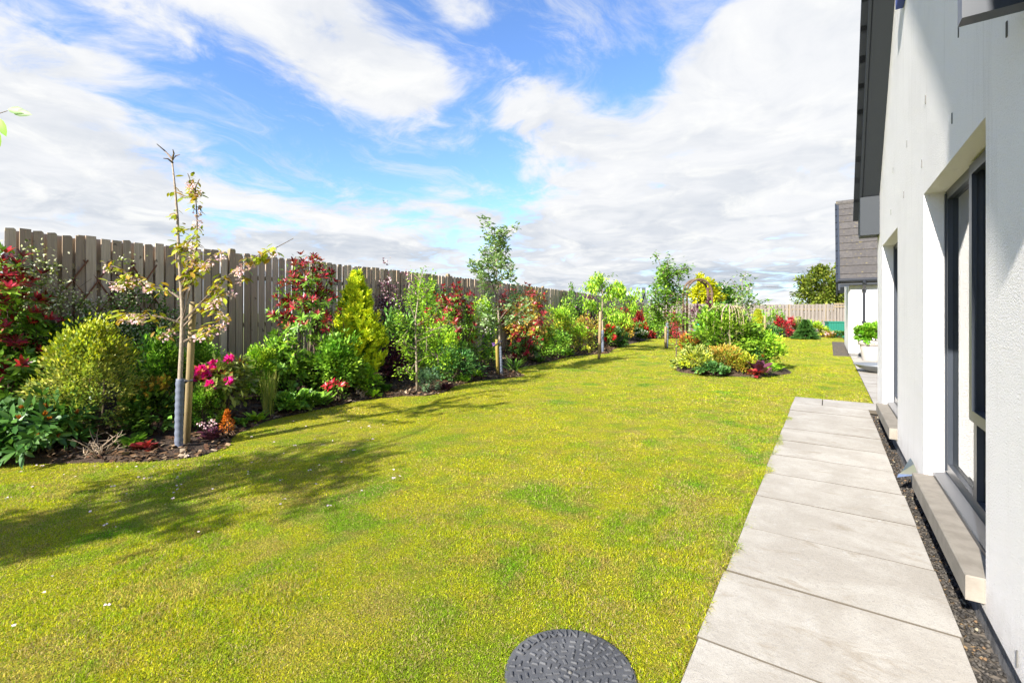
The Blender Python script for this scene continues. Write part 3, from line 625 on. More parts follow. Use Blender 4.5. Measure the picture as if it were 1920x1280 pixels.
for r_ in range(nrow):
    yy = ye+gp*r_/sl; o = link('verge_cap', cpm, wroof, M['slate'], (VXW-.051-wx, yy-my, zf(yy, .10)-wr)); o.rotation_euler = (ang, 0, 0)
MB().tube([(VXW-.05, my, wr+.10), (9, my, wr+.10)], .10, 10).build('ridge', M['tile'], wroof, off=wro)
MB().box(VXW+.0299, 9, ye+.02, ye+.06, we-.24, we-.06).build('fascia', M['frame'], wing, off=wo_)
MB().box(VXW+.0299, 9, ye+.06, wy0-.001, we-.24, we-.22).build('eave_soffit', M['frame'], wing, off=wo_)
g_ = MB(); k = 9
g_.tube([(VXW-.03, ye-.035, we-.09), (9, ye-.035, we-.09)], .06, 12); g_.build('gutter', M['pipe'], wing, off=wo_)
dp = MB(); dx = .87
dp.tube([(dx, ye-.035, we-.13), (dx, ye-.03, we-.22), (dx, wy0-.10, we-.36), (dx, wy0-.06, we-.45), (dx, wy0-.06, .12)], .034, 10)
for z in (2.0, 1.05, .35): dp.box(dx-.055, dx+.055, wy0-.105, wy0-.0015, z, z+.04)
dp.lathe([(.034, 0), (.055, .05), (.055, .11), (.04, .13)], 12, (dx, ye-.035, we-.22)); dp.build('downpipe', M['pipe'], wing, off=wo_)
MB().box(wx-.012, wx-.0005, 18.6, 18.72, 1.95, 2.2).build('wall_vent', M['stone'], wing, off=wo_)
# planter with clipped bush and the shallow bowl before it
pc = np.array([.98, 16.4]); pt = empty('planter_pot', (pc[0], pc[1], .004), 'pale ceramic planter standing on the paving by the wing', 'planter')
MB().lathe([(.0001, .0), (.215, .0), (.225, .01), (.275, .40), (.278, .43), (.31, .435), (.318, .52), (.312, .56), (.285, .56), (.275, .50), (.0001, .49)], 40).build('pot', M['pot'], pt, True)
MB().lathe([(.0001, .50), (.27, .505)], 30).build('compost', M['soil'], pt)
bw = empty('fire_bowl', (.90, 13.2, .004), 'wide shallow grey metal bowl on the paving', 'bowl')
MB().lathe([(.0001, .0), (.14, .0), (.20, .025), (.34, .10), (.44, .175), (.455, .18), (.44, .165), (.33, .085), (.15, .02), (.0001, .018)], 44).build('bowl', M['bowl'], bw, True)
# ---------------------------------------------------------------- fences
def fence(root, A, B, ztop, pitch, bw, mat_, zbase, backs, seed, postgap=1.83):
    r = random.Random(seed); A, B = np.array(A, float), np.array(B, float); L = np.linalg.norm(B-A); d = (B-A)/L; nrm_ = np.array([d[1], -d[0]])
    ang = math.atan2(d[1], d[0]); n = int(L/pitch); base = np.array(root.location)
    bm_ = MB().box(-bw/2, bw/2, -.009, .009, 0, 1).mesh('board')
    me2 = MB(); me2.prism([(-bw/2, 0), (bw/2, 0), (bw/2, .992), (bw*.3, 1.0), (-bw*.4, .996)], 1, -.009, .009); bm2 = me2.mesh('board')
    bk = MB()
    for i in range(n):
        p = A+d*(i+.5)*pitch; zt = ztop(p)+r.uniform(-.012, .012); zb = zbase
        o = link('board', bm_ if r.random() < .6 else bm2, root, mat_, (*(p-base[:2]+nrm_*(.03+r.uniform(0, .006))), zb-base[2])); o.scale = (r.uniform(.95, 1.03), 1, zt-zb)
        o.rotation_euler = (r.uniform(-.006, .006), r.uniform(-.007, .007), ang+r.uniform(-.03, .03))
        q = p+d*pitch/2-nrm_*.045; h = zt-.02
        if backs and i % 29:
            a, b, c, e = q-d*bw*backs/2, q+d*bw*backs/2, q+d*bw*backs/2-nrm_*.016, q-d*bw*backs/2-nrm_*.016
            V = [(*k-base[:2], z-base[2]) if False else (k[0]-base[0], k[1]-base[1], z-base[2]) for z in (zb, h) for k in (a, b, c, e)]
            bk.add(V, [(0, 1, 5, 4), (1, 2, 6, 5), (2, 3, 7, 6), (3, 0, 4, 7), (4, 5, 6, 7)])
    if backs: tag(bk.build('rear_boards', mat_, root), kind='stuff')
    for zr in (.25, .95, 1.62):
        rl = MB(); 
        for i in range(int(L/3)+1):
            a, b = A+d*i*3, A+d*min(L, i*3+3)
            if np.linalg.norm(b-a) < .1: continue
            za_, zb_ = (zbase+zr*(ztop(a)-zbase)/1.95)-base[2], (zbase+zr*(ztop(b)-zbase)/1.95)-base[2]
            V = []
            for k, z in ((a, za_), (b, zb_)):
                for s_, dz in ((.018, -.035), (.018, .035), (-.028, .035), (-.028, -.035)): V.append((k[0]-base[0]+nrm_[0]*s_, k[1]-base[1]+nrm_[1]*s_, z+dz))
            rl.add(V, [(0, 1, 5, 4), (1, 2, 6, 5), (2, 3, 7, 6), (3, 0, 4, 7), (0, 3, 2, 1), (4, 5, 6, 7)])
        rl.build('rail', M['post'], root)
    pm = MB().bbox(-.045, .045, -.045, .045, 0, 1, .01).mesh('post')
    for i in range(int(L/postgap)+1):
        p = A+d*(i*postgap+.7); 
        if np.linalg.norm(p-A) > L: break
        o = link('post', pm, root, M['post'], (*(p-base[:2]-nrm_*.012), zbase-base[2]-.1)); o.scale = (.95, .85, ztop(p)-zbase+.13+(.03 if i % 3 == 0 else -.02)); o.rotation_euler = (0, 0, ang)
fr = empty('timber_fence', (FX(-2.6), -2.6, 0), 'long weathered grey vertical board fence behind the flower border', 'fence')
fence(fr, (FX(-2.6), -2.6), (FX(28.5), 28.5), lambda p: FZ(p[1]), .122, .099, M['fence'], .05, 1.0, 1)
ff = empty('end_fence', (*FAR0, 0), 'sunlit pale board fence closing the far end of the lawn', 'fence')
fence(ff, FAR0+[.06, .02], FAR1, lambda p: float(np.interp(p[0], [-9.5, -2, 2.6], [1.92, 1.83, 1.83])), .19, .118, M['farfence'], .02, .95, 2)
# expanding trellis fixed on the fence
tr = empty('wall_trellis', (FX(2.0)+.06, 2.0, .9), 'brown expanding diamond trellis fixed to the fence behind the cherry', 'trellis')
for sx in (1, -1):
    for k in range(-3, 5):
        y0, y1 = k*.26, k*.26+.26*5*sx if False else k*.26
        a = np.array([0.012*sx, k*.24-.1, 0.0]); b = a+np.array([0, sx*.62, 1.10])
        lo, hi = 0., 1.
        pts = [a+(b-a)*t for t in np.linspace(0, 1, 40)]; pts = [p for p in pts if -.42 < p[1] < .62]
        if len(pts) > 3: MB().tube([pts[0], pts[-1]], .011, 4).build('lath', M['trellis'], tr)

# ---------------------------------------------------------------- plants
LEAF4 = (np.array([[0, 0, 0], [-.5, .45, .10], [0, .5, 0], [.5, .45, .10], [0, 1, -.08]]), np.array([[0, 2, 1], [0, 3, 2], [1, 2, 4], [2, 3, 4]]))
LEAF12 = (np.array([[0, 0, 0], [-.34, .22, .07], [.34, .22, .07], [-.5, .5, .10], [.5, .5, .10], [-.34, .78, .02], [.34, .78, .02], [0, 1, -.12], [0, .25, .0], [0, .5, .0], [0, .78, -.05]]),
          np.array([[0, 8, 1], [0, 2, 8], [1, 8, 9], [1, 9, 3], [8, 2, 4], [8, 4, 9], [3, 9, 10], [3, 10, 5], [9, 4, 6], [9, 6, 10], [5, 10, 7], [10, 6, 7]]))
LEAF2 = (np.array([[-.5, 0, 0], [.5, 0, 0], [.38, .6, .03], [-.38, .6, .03], [0, 1, -.06]]), np.array([[0, 1, 2], [0, 2, 3], [3, 2, 4]]))
class Leaves:
    def __init__(s): s.V, s.F, s.Cc, s.b = [], [], [], 0
    def add(s, pos, d, up, L, Wd, col, tm=LEAF4):
        pos = np.atleast_2d(pos).astype(float); n = len(pos)
        if n == 0: return s
        d = nrm(np.broadcast_to(d, (n, 3))); up = np.broadcast_to(up, (n, 3)); x = nrm(np.cross(d, up)+1e-6); z = np.cross(x, d)
        L = np.broadcast_to(L, (n,)).reshape(n, 1, 1); Wd = np.broadcast_to(Wd, (n,)).reshape(n, 1, 1); T, F = tm
        V = pos[:, None]+L*T[None, :, 1:2]*d[:, None]+Wd*T[None, :, 0:1]*x[:, None]+Wd*T[None, :, 2:3]*z[:, None]
        s.V.append(V.reshape(-1, 3)); s.F.append((np.arange(n)[:, None, None]*len(T)+F[None]).reshape(-1, 3)+s.b); s.Cc.append(np.repeat(np.broadcast_to(col, (n, 3)), len(T), 0)); s.b += n*len(T); return s
    def build(s, name, parent, mat_, base):
        if not s.V: return
        return link(name, trimesh(name, np.concatenate(s.V)-np.asarray(base), np.concatenate(s.F), np.concatenate(s.Cc)), parent, mat_)
def pick(r, pal, n, jit=.4):
    pal = np.array([p[:3] for p in pal]); i = r.integers(0, len(pal), n); return np.clip(pal[i]*(1+r.uniform(-jit, jit, (n, 1))), 0, .9)
def rdir(r, n): return nrm(r.normal(0, 1, (n, 3)))
def plant(name, label, cat, pos, group=None): return empty(name, pos, label, cat, group)
PAL = dict(
    green=[(.055, .115, .015), (.085, .16, .022), (.033, .075, .012)], mid=[(.10, .19, .018), (.15, .26, .026), (.06, .125, .014)], lime=[(.19, .32, .02), (.26, .38, .025), (.11, .22, .015)], yellow=[(.36, .34, .015), (.28, .32, .02), (.20, .25, .02)],
    varieg=[(.29, .31, .05), (.36, .36, .09), (.16, .20, .035), (.10, .14, .03)], red=[(.36, .012, .025), (.25, .012, .022), (.46, .03, .04), (.17, .012, .018)], darkred=[(.17, .015, .02), (.26, .022, .025), (.10, .02, .015)], dark=[(.022, .065, .012), (.035, .09, .016), (.05, .11, .02)],
    crimson=[(.34, .014, .03), (.22, .012, .025), (.44, .03, .045), (.14, .012, .02), (.20, .05, .02)],
    gold=[(.48, .47, .02), (.42, .46, .02), (.32, .40, .02)], blue=[(.07, .13, .065), (.10, .17, .09)], bronze=[(.24, .14, .02), (.19, .17, .02), (.30, .19, .03), (.14, .19, .02)], purple=[(.06, .018, .035), (.10, .03, .05)], orange=[(.42, .15, .02), (.34, .10, .02)], cherry=[(.20, .22, .015), (.26, .23, .02), (.14, .17, .015), (.23, .14, .02)],
    olive=[(.13, .16, .03), (.09, .125, .02), (.18, .20, .04)], silver=[(.20, .27, .12), (.14, .21, .08)], pink=[(.80, .55, .60), (.82, .66, .70), (.72, .42, .48)], magenta=[(.68, .012, .24), (.75, .03, .34)], white=[(.80, .78, .74), (.78, .72, .66)], scarlet=[(.55, .012, .012), (.42, .012, .02)], tealgreen=[(.05, .13, .032), (.08, .175, .042), (.035, .09, .022)])
GAIN = dict(green=1.7, mid=1.7, lime=1.45, yellow=1.35, dark=1.7, red=1.3, darkred=1.6, gold=1.5, olive=1.5, varieg=1.45, cherry=1.7, silver=1.5, tealgreen=1.6, bronze=1.5, purple=1.5, blue=1.5)
for _k, _g in GAIN.items(): PAL[_k] = [tuple(min(.8, q*_g) for q in c_) for c_ in PAL[_k]]
def stems(root, base, ends, r, r0=.012, mat_=None, bend=.12, name='stems', k=5):
    mb = MB(); base = np.asarray(base, float)
    for e in ends:
        b = base+np.r_[r.normal(0, .04, 2), 0]; e = np.asarray(e); t = np.linspace(0, 1, 5)[:, None]; mid = np.r_[r.normal(0, bend, 2), 0]*np.linalg.norm(e-b)
        mb.tube(b+(e-b)*t+mid*(t*(1-t))*1.6, np.linspace(r0, r0*.3, 5), k)
    return mb.build(name, mat_ or M['stem'], root, off=base)
def blob_pts(r, n, nc, sig, shell=(.72, 1.0), power=2.3, low=-.75):
    """points gathered into clumps over a squarish dome in unit space (z -1..1)"""
    d = rdir(r, nc*3); d = d[d[:, 2] > low][:nc]; nc = len(d)
    rr = r.uniform(*shell, nc)*(1+r.normal(0, .07, nc)); inner = r.random(nc) < .22; rr[inner] *= r.uniform(.35, .8, inner.sum())
    k = (np.abs(d)**power).sum(1)**(1/power); c = d/k[:, None]*rr[:, None]
    i = r.integers(0, nc, n); blob_pts.idx = i; return c[i]+r.normal(0, sig, (n, 3)), c
def shrub(name, label, pos, w, h, pal, L=.05, Wr=.5, n=None, clumps=60, sig=.13, seed=1, group=None, mat_='leaf', tm=LEAF4, low=-.75, flowers=None, shape=None, dp=None, cov=2.4, tips=None, cat='shrub', updir=.45, stemcol=None):
    r = np.random.default_rng(seed); pos = np.asarray(pos, float); rad = np.array([w/2, (dp or w)/2, h/2]); root = plant(name, label, cat, pos, group)
    area = 4*math.pi*((rad[0]*rad[1])**1.6/3+(rad[0]*rad[2])**1.6/3+(rad[1]*rad[2])**1.6/3)**(1/1.6)
    n = n or int(min(16000, max(300, cov*area/(.5*L*L*Wr)*1.1)))
    q, c = blob_pts(r, n, clumps, sig, low=low)
    if shape: q = q*shape((q[:, 2]+1)/2)[:, None]**np.array([1, 1, 0])
    q[:, 2] = np.maximum(q[:, 2], -.97); p = pos+[0, 0, h*.5]+q*rad*[.9, .9, 1]
    d = nrm(nrm(q*[1, 1, .8])+rdir(r, n)*.75+[0, 0, updir]); up = nrm(rdir(r, n)*.55+[0, 0, 1]-SUN*.4)
    col = pick(r, PAL[pal] if isinstance(pal, str) else pal, n)*np.array([1, 1, 1])
    tone = r.uniform(.72, 1.28, (len(c), 1))*np.stack([r.uniform(.85, 1.2, len(c)), np.ones(len(c)), np.ones(len(c))], 1); col = np.clip(col*tone[blob_pts.idx], 0, .9)   # every shoot has its own green
    if tips:                                    # young growth of another colour at the outside top
        e = np.linalg.norm(q, axis=1)*.55+q[:, 2]*.45+r.normal(0, .14, n); m = e > np.quantile(e, 1-tips[1]); col[m] = pick(r, PAL[tips[0]], m.sum())
    Ls = L*r.uniform(.6, 1.25, n); lf = Leaves().add(p, d, up, Ls, Ls*Wr*r.uniform(.85, 1.15, n), col, tm)
    lf.build('foliage', root, M[mat_], pos)
    e = c[r.choice(len(c), min(len(c), 9), replace=False)]
    if shape: e = e*shape((e[:, 2]+1)/2)[:, None]**np.array([1, 1, 0])
    stems(root, pos, pos+[0, 0, h*.5]+e*rad*.9, r, max(.006, w*.012))
    if flowers:
        fp, cnt, sz, per = flowers; k = r.choice(len(c), cnt); fc_ = Leaves()
        for ci in k:
            v = c[ci].copy(); v[2] = abs(v[2])*.85+.1; ctr = pos+[0, 0, h*.5]+v*rad*1.03; m = per; dd = nrm(rdir(r, m)+[0, 0, .35]+nrm(v)*.5)
            fc_.add(ctr+dd*sz*.25, dd, rdir(r, m), sz*r.uniform(.7, 1.1, m), sz*.75, pick(r, PAL[fp], m, .18))
        tag(fc_.build('flowers', root, M['petal'], pos), kind='stuff')
    return root
def whorl(name, label, pos, w, h, pal_new, pal_old, L=.10, Wr=.36, ros=70, per=9, seed=1, frac=.6, cat='shrub', group=None, flowers=None, low=-.6, spire=0., dp=None, buds=None, tm=LEAF12, mat_='gloss', z0=0., upw=.55, fill=2600):
    """shrub of leaf rosettes at the shoot tips: new leaves coloured, old leaves green"""
    r = np.random.default_rng(seed); pos = np.asarray(pos, float); rad = np.array([w/2, (dp or w)/2, (h-z0)/2]); root = plant(name, label, cat, pos, group); lf = Leaves(); fl = Leaves(); ctrz = z0+(h-z0)/2
    d = rdir(r, ros*4); d = d[d[:, 2] > low][:ros]; rr = r.uniform(.55, 1.05, len(d)); c = d*rr[:, None]
    if flowers: c = c[np.argsort(-(c[:, 2]*1.0+c @ np.array([SN, -CS, 0])*.8))]
    if spire: c[:, :2] *= (1-spire*np.clip((c[:, 2]+.2), 0, 1))[:, None]
    tipsP = pos+[0, 0, ctrz]+c*rad
    fn = int(fill)
    q = blob_pts(r, fn, 40, .16, (.3, .85))[0]; q[:, 2] = np.clip(q[:, 2], -.98, .9)
    if spire: q[:, :2] *= (1-spire*np.clip((q[:, 2]+.2), 0, 1))[:, None]
    if fn: lf.add(pos+[0, 0, ctrz]+q*rad, nrm(nrm(q)+rdir(r, fn)*.8+[0, 0, .2]), nrm(rdir(r, fn)*.5+[0, 0, 1]), L*r.uniform(.5, .95, fn), L*Wr*r.uniform(.7, 1.1, fn), pick(r, PAL[pal_old], fn), LEAF4)
    for i, (t, cc) in enumerate(zip(tipsP, c)):
        ax = nrm(nrm(cc)+np.array([0, 0, upw*1.6])+r.normal(0, .2, 3)); isnew = r.random() < frac*(.55+.6*(cc[2]+.3))
        for ring in range(2 if isnew else 2):
            m = int(per*(.8 if ring == 0 else .9)); a = np.linspace(0, 2*math.pi, m, endpoint=False)+r.random()*6
            s = nrm(np.cross(ax, [.3, .2, .9])); b = np.cross(ax, s); rad_ = np.cos(a)[:, None]*s+np.sin(a)[:, None]*b
            el = (.9 if ring == 0 else .15)+r.normal(0, .18, m)
            dd = nrm(rad_+ax*el[:, None]); newc = isnew and (ring == 0 or r.random() < .5)
            col = pick(r, PAL[pal_new] if newc else PAL[pal_old], m)
            Lm = L*r.uniform(.65, 1.15, m)*(1 if ring else .9)
            lf.add(t-ax*(.0 if ring == 0 else L*.35)+rad_*.004, dd, nrm(ax+rad_*-.3+0*dd), Lm, Lm*Wr, col, tm)
        if buds and r.random() < buds[1]:
            m = 9; dd = nrm(rdir(r, m)*.35+ax); fl.add(np.repeat([t+ax*.005], m, 0), dd, rdir(r, m), L*.42, L*.14, pick(r, PAL[buds[0]], m), LEAF4)
        if flowers and i < flowers[1]:
            m = flowers[3]; dd = nrm(rdir(r, m)+ax*.7); fl.add(t+ax*flowers[2]*.4+dd*flowers[2]*.45, dd, rdir(r, m), flowers[2]*r.uniform(.6, 1, m), flowers[2]*.8, pick(r, PAL[flowers[0]], m, .2), LEAF4)
    lf.build('foliage', root, M[mat_], pos); _f = fl.build('flowers' if flowers else 'buds', root, M['petal'], pos)
    if _f: tag(_f, kind='stuff')
    k = r.choice(len(tipsP), min(len(tipsP), 26), replace=False); stems(root, pos, tipsP[k], r, max(.008, w*.014), bend=.18)
    return root
def conifer(name, label, pos, w, h, pal_out, pal_in, seed=1, n=9000, L=.07, group=None, cat='conifer', prof=None, spr=.35, lift=.55, upd=.85):
    r = np.random.default_rng(seed); pos = np.asarray(pos, float); root = plant(name, label, cat, pos, group); lf = Leaves()
    prof = prof or (lambda t: np.clip(np.minimum(1, .55+t*1.6), 0, 1)*(1-t)**.72)
    nb = 260; tb = r.random(nb)**1.15*.98; ab = r.uniform(0, 6.283, nb); bl = prof(tb)*w/2*r.uniform(.72, 1.12, nb)
    i = r.integers(0, nb, n); s = r.random(n)**.6; rad = bl[i]*s; a = ab[i]+r.normal(0, .20, n)*np.clip(1.2-s, .35, 1); z = h*(tb[i]*.95+.03)+s*bl[i]*lift+r.normal(0, .02*h, n)
    z = np.clip(z, .02, h*1.0)
    p = pos+np.stack([rad*np.cos(a), rad*np.sin(a), z], 1); out = np.stack([np.cos(a), np.sin(a), np.zeros(n)], 1)
    d = nrm(out*.65+[0, 0, upd]+rdir(r, n)*spr); col = pick(r, PAL[pal_in], n, .2); m = s+r.normal(0, .12, n) > .62; col[m] = pick(r, PAL[pal_out], m.sum(), .2)
    # a feathery spray of three narrow fingers at every point
    for dev in (-.55, 0, .55):
        dv = nrm(d+np.stack([-np.sin(a), np.cos(a), np.zeros(n)], 1)*dev+rdir(r, n)*.12); Lz = L*r.uniform(.55, 1.1, n)
        lf.add(p, dv, nrm(out+rdir(r, n)*.6), Lz, Lz*.26, col, LEAF2)
    lf.build('foliage', root, M['leaf'], pos); MB().tube([pos, pos+[0, 0, h*.85]], [w*.035, .006], 7).build('trunk', M['stem'], root, off=pos); return root
def poly(pts, D, r=None, dev=0.):
    o = []; off = 0.
    for i, (x, y) in enumerate(pts):
        if r is not None and i: off += r.normal(0, dev)
        o.append(P(x, y, D+off))
    return np.array(o)
def along(r, path, n, lo=.15):
    d = np.r_[0, np.cumsum(np.linalg.norm(np.diff(path, axis=0), axis=1))]; t = r.uniform(lo, 1, n)*d[-1]; return np.stack([np.interp(t, d, path[:, i]) for i in range(3)], 1)
def sapling(name, label, base_px, trunk, branches, seed, leaf=None, bloom=None, r0=.02, dev=.12, bark='palebark', bare=0, D=None, guard=None, cat='tree', twigs=0, extra=None, cluster=5, droop=.3, spread=.035):
    """a young staked tree: measured trunk and limbs, leaf clusters hung along them"""
    r = np.random.default_rng(seed); base = G(*base_px) if D is None else np.r_[P(base_px[0], 586, D)[:2], 0]; D = depth(base); root = plant(name, label, cat, base)
    tp = poly(trunk, D); tp[0] = base-[0, 0, .03]; rr = np.linspace(r0, r0*.28, len(tp)); MB().tube(tp, rr, 8).build('trunk', M[bark], root, True, off=base)
    brs = [poly(b, D, r, dev) for b in branches]
    if twigs:
        for b in list(brs)+[tp[len(tp)//2:]]:
            for _ in range(twigs):
                s = along(r, b, 1, .25)[0]; L = r.uniform(.12, .3)*D/6; e = s+nrm(r.normal(0, 1, 3)+[0, 0, .7])*L; brs.append(np.array([s, (s+e)/2+r.normal(0, .01, 3), e]))
    mb = MB()
    for b in brs: mb.tube(b, np.linspace(r0*.42, r0*.12, len(b)), 5)
    mb.build('branches', M['bark'], root, off=base)
    if leaf:
        pal, L, Wr, dens = leaf; lf = Leaves(); src = brs[bare:]+[tp[int(len(tp)*.5):len(tp)-(1 if bare else 0)]]
        for b in src:
            ln = np.linalg.norm(np.diff(b, axis=0), axis=1).sum(); m = max(2, int(ln*dens))
            for c in along(r, b, m, .2):
                k = max(2, int(cluster*r.uniform(.6, 1.4))); a = r.uniform(0, 6.283, k); dd = nrm(np.stack([np.cos(a), np.sin(a), r.normal(-droop, .4, k)], 1)); Lk = L*r.uniform(.6, 1.2, k)
                lf.add(c+r.normal(0, spread, (k, 3)), dd, nrm(rdir(r, k)*.4+[0, 0, 1]), Lk, Lk*Wr, pick(r, PAL[pal], k), LEAF12 if D < 7 else LEAF4)
        if extra: extra(r, lf, brs, base, D)
        lf.build('foliage', root, M['leaf'], base)
    if bloom:
        pal, sz, dens, per = bloom; fl = Leaves()
        for b in brs[bare:]:
            ln = np.linalg.norm(np.diff(b, axis=0), axis=1).sum()
            for c in along(r, b, max(1, int(ln*dens)), .3):
                m = per; dd = nrm(rdir(r, m)); fl.add(c-[0, 0, sz*1.6]+dd*sz*r.uniform(.5, 1.5, (m, 1)), dd, rdir(r, m), sz*r.uniform(.7, 1.1, m), sz*.9, pick(r, PAL[pal], m, .15))
        tag(fl.build('blossom', root, M['petal'], base), kind='stuff')
    if guard is not None:
        z0, z1 = guard; zs_ = np.linspace(z0, z1, 40); tz = tp[:, 2]; cx_ = np.interp(zs_, tz, tp[:, 0]); cy_ = np.interp(zs_, tz, tp[:, 1]); rg = r0*1.35*(1+.06*np.sin(np.arange(40)*1.6))
        MB().tube(np.stack([cx_, cy_, zs_], 1), rg, 12).build('trunk_guard', M['guard'], root, True, off=base)
    return root, tp, brs
def stake(label, bx, by, tx, ty, D, r=.03, mat_='stake', tie=None):
    b = P(bx, by, D); b[2] = 0; t = P(tx, ty, D); root = empty('tree_stake', b, label, 'stake'); MB().tube([b-[0, 0, .05], b+(t-b)*.97, t], [r, r, r*.86], 12).build('pole', M[mat_], root, True, off=b)
    if tie: c = b+(t-b)*tie[0]; q = P(tie[1], tie[2], D); MB().tube([c+(c-q)*.45+[0, 0, .008], c+[0, -.035, 0], q+[0, -.035, 0], q+(q-c)*.3], .017, 6).build('tie_strap', M['tie'], root, off=b)
# ---------------------------------------------------------------- trees and shrubs of the garden
def span(px, t, w_px, y_top, where=None):
    p = bed(px, t) if where is None else np.asarray(where, float); D = depth(p); return p, w_px*D/FPX, max(.08, ztop(y_top, D)-p[2])
def SH(name, label, px, t, wpx, ytop, pal, where=None, hk=1., **kw):
    p, w, h = span(px, t, wpx, ytop, where); return shrub(name, label, p, w, h*hk, pal, **kw)
def WH(name, label, px, t, wpx, ytop, new, old, where=None, **kw):
    p, w, h = span(px, t, wpx, ytop, where); return whorl(name, label, p, w, h, new, old, **kw)
# young flowering cherry
sapling('cherry_tree', 'young flowering cherry with pink blossom and blue grey trunk guard', (335, 845), [(335, 845), (336, 770), (338, 700), (341, 640), (342, 585), (339, 530), (335, 470), (333, 410), (328, 350), (322, 297)],
    [[(322, 297), (308, 282), (294, 270)], [(323, 300), (330, 292), (337, 290)], [(324, 305), (315, 298), (306, 297)], [(323, 298), (326, 288), (324, 280)], [(343, 600), (355, 545), (368, 480), (370, 420), (367, 370), (361, 350), (352, 325)], [(367, 370), (366, 352), (374, 336)], [(338, 560), (318, 545), (285, 535), (250, 520), (222, 502), (190, 490)],
     [(250, 520), (220, 530), (200, 528)], [(338, 605), (310, 596), (280, 590), (248, 589), (212, 592)], [(345, 600), (370, 575), (395, 548), (425, 520), (455, 495), (485, 478), (520, 463), (550, 447)], [(344, 612), (366, 588), (390, 570), (412, 552), (440, 540)], [(345, 640), (372, 625), (398, 612), (418, 606)],
     [(343, 560), (352, 530), (375, 500), (398, 480), (415, 470)], [(341, 540), (352, 510), (355, 480), (362, 450)], [(342, 590), (320, 615), (300, 630)], [(336, 470), (352, 455), (365, 440)], [(425, 520), (445, 515), (462, 520)], [(380, 565), (410, 580), (430, 598)]],
    3, ('cherry', .088, .42, 15), ('pink', .028, 6, 20), r0=.026, bare=4, dev=.13, guard=(.02, .70), cluster=4.6, droop=.55, spread=.028)
stake('leaning round timber stake tied to the flowering cherry', 349, 832, 362, 566, 4.62, .031, 'stake', (.46, 340, 712))
# shrubs around the near end of the border
WH('photinia_shrub', 'tall photinia with red shoots at the edge of the picture beside the fence', 8, .52, 140, 455, 'crimson', 'mid', L=.11, Wr=.32, ros=130, seed=11, frac=.95, fill=1500, spire=.1)
WH('rhododendron_shrub', 'low rhododendron with fat buds and long dark leaves below the red shrub', 78, .10, 150, 745, 'dark', 'dark', L=.15, Wr=.32, ros=40, per=8, seed=12, frac=.4, buds=('orange', .75), fill=500, upw=.35)
SH('geranium_clump', 'fresh green lobed clump in the near corner of the border', -5, .02, 100, 772, 'tealgreen', L=.06, Wr=.95, clumps=40, seed=13, cat='plant', n=1500)
SH('variegated_shrub', 'rounded yellow variegated pittosporum in front of the fence', 172, .30, 168, 612, 'varieg', L=.040, Wr=.52, n=16000, clumps=150, sig=.10, seed=14, shape=lambda t: 1.08-.42*np.clip(t-.45, 0, 1)*1.7, tips=('yellow', .18), updir=.7)
WH('spotted_laurel', 'broad green leaved shrub with red shoots beside the variegated shrub', 95, .66, 120, 590, 'red', 'green', L=.12, Wr=.45, ros=50, seed=15, frac=.25, fill=1800)
SH('euonymus_shrub', 'bright green bushy shrub behind the cherry trunk', 292, .55, 95, 632, 'mid', L=.06, Wr=.5, clumps=60, seed=16)
SH('hydrangea_shrub', 'dark green low shrub with bronze leaves beside the pittosporum', 285, .30, 85, 722, 'green', L=.07, Wr=.7, clumps=40, seed=17, tips=('bronze', .15), n=1500)
SH('boxwood_shrub', 'small leaved green bush behind the cherry stake', 375, .62, 90, 640, 'mid', L=.045, Wr=.55, clumps=60, seed=18)
SH('spurge_clump', 'feathery green clump between stake and pink rhododendron', 385, .28, 60, 722, 'mid', L=.035, Wr=.35, clumps=40, seed=19, cat='plant', n=3500)
WH('rhododendron_shrub', 'rhododendron with magenta flowers and orange tinted leaves', 420, .33, 105, 668, 'orange', 'olive', L=.12, Wr=.42, ros=42, seed=20, frac=.25, flowers=('magenta', 8, .06, 26), low=-.2, z0=.15, fill=700)
r = np.random.default_rng(5)
def twiggy(label, px, t, w, h, n, seed):
    r = np.random.default_rng(seed); b = bed(px, t); root = plant('dry_twigs', label, 'plant', b); mb = MB()
    for _ in range(n):
        a = r.uniform(0, 6.28); e = b+np.array([math.cos(a)*w*r.uniform(.3, 1), math.sin(a)*w*r.uniform(.3, 1), h*r.uniform(.4, 1)]); m = (b+e)/2+np.r_[r.normal(0, .02, 2), .03]; mb.tube([b, m, e], [.006, .004, .0015], 5)
        for _ in range(4): s = m+(e-m)*r.random(); mb.tube([s, s+nrm(r.normal(0, 1, 3)+[0, 0, .6])*r.uniform(.03, .09)], [.003, .001], 4)
    mb.build('twigs', M['drytwig'], root, off=b)
twiggy('bleached leafless twiggy plant low in the mulch below the pittosporum', 190, .04, .22, .26, 16, 3)
twiggy('brown bare stems at the foot of the golden conifer', 680, .06, .13, .17, 10, 4)
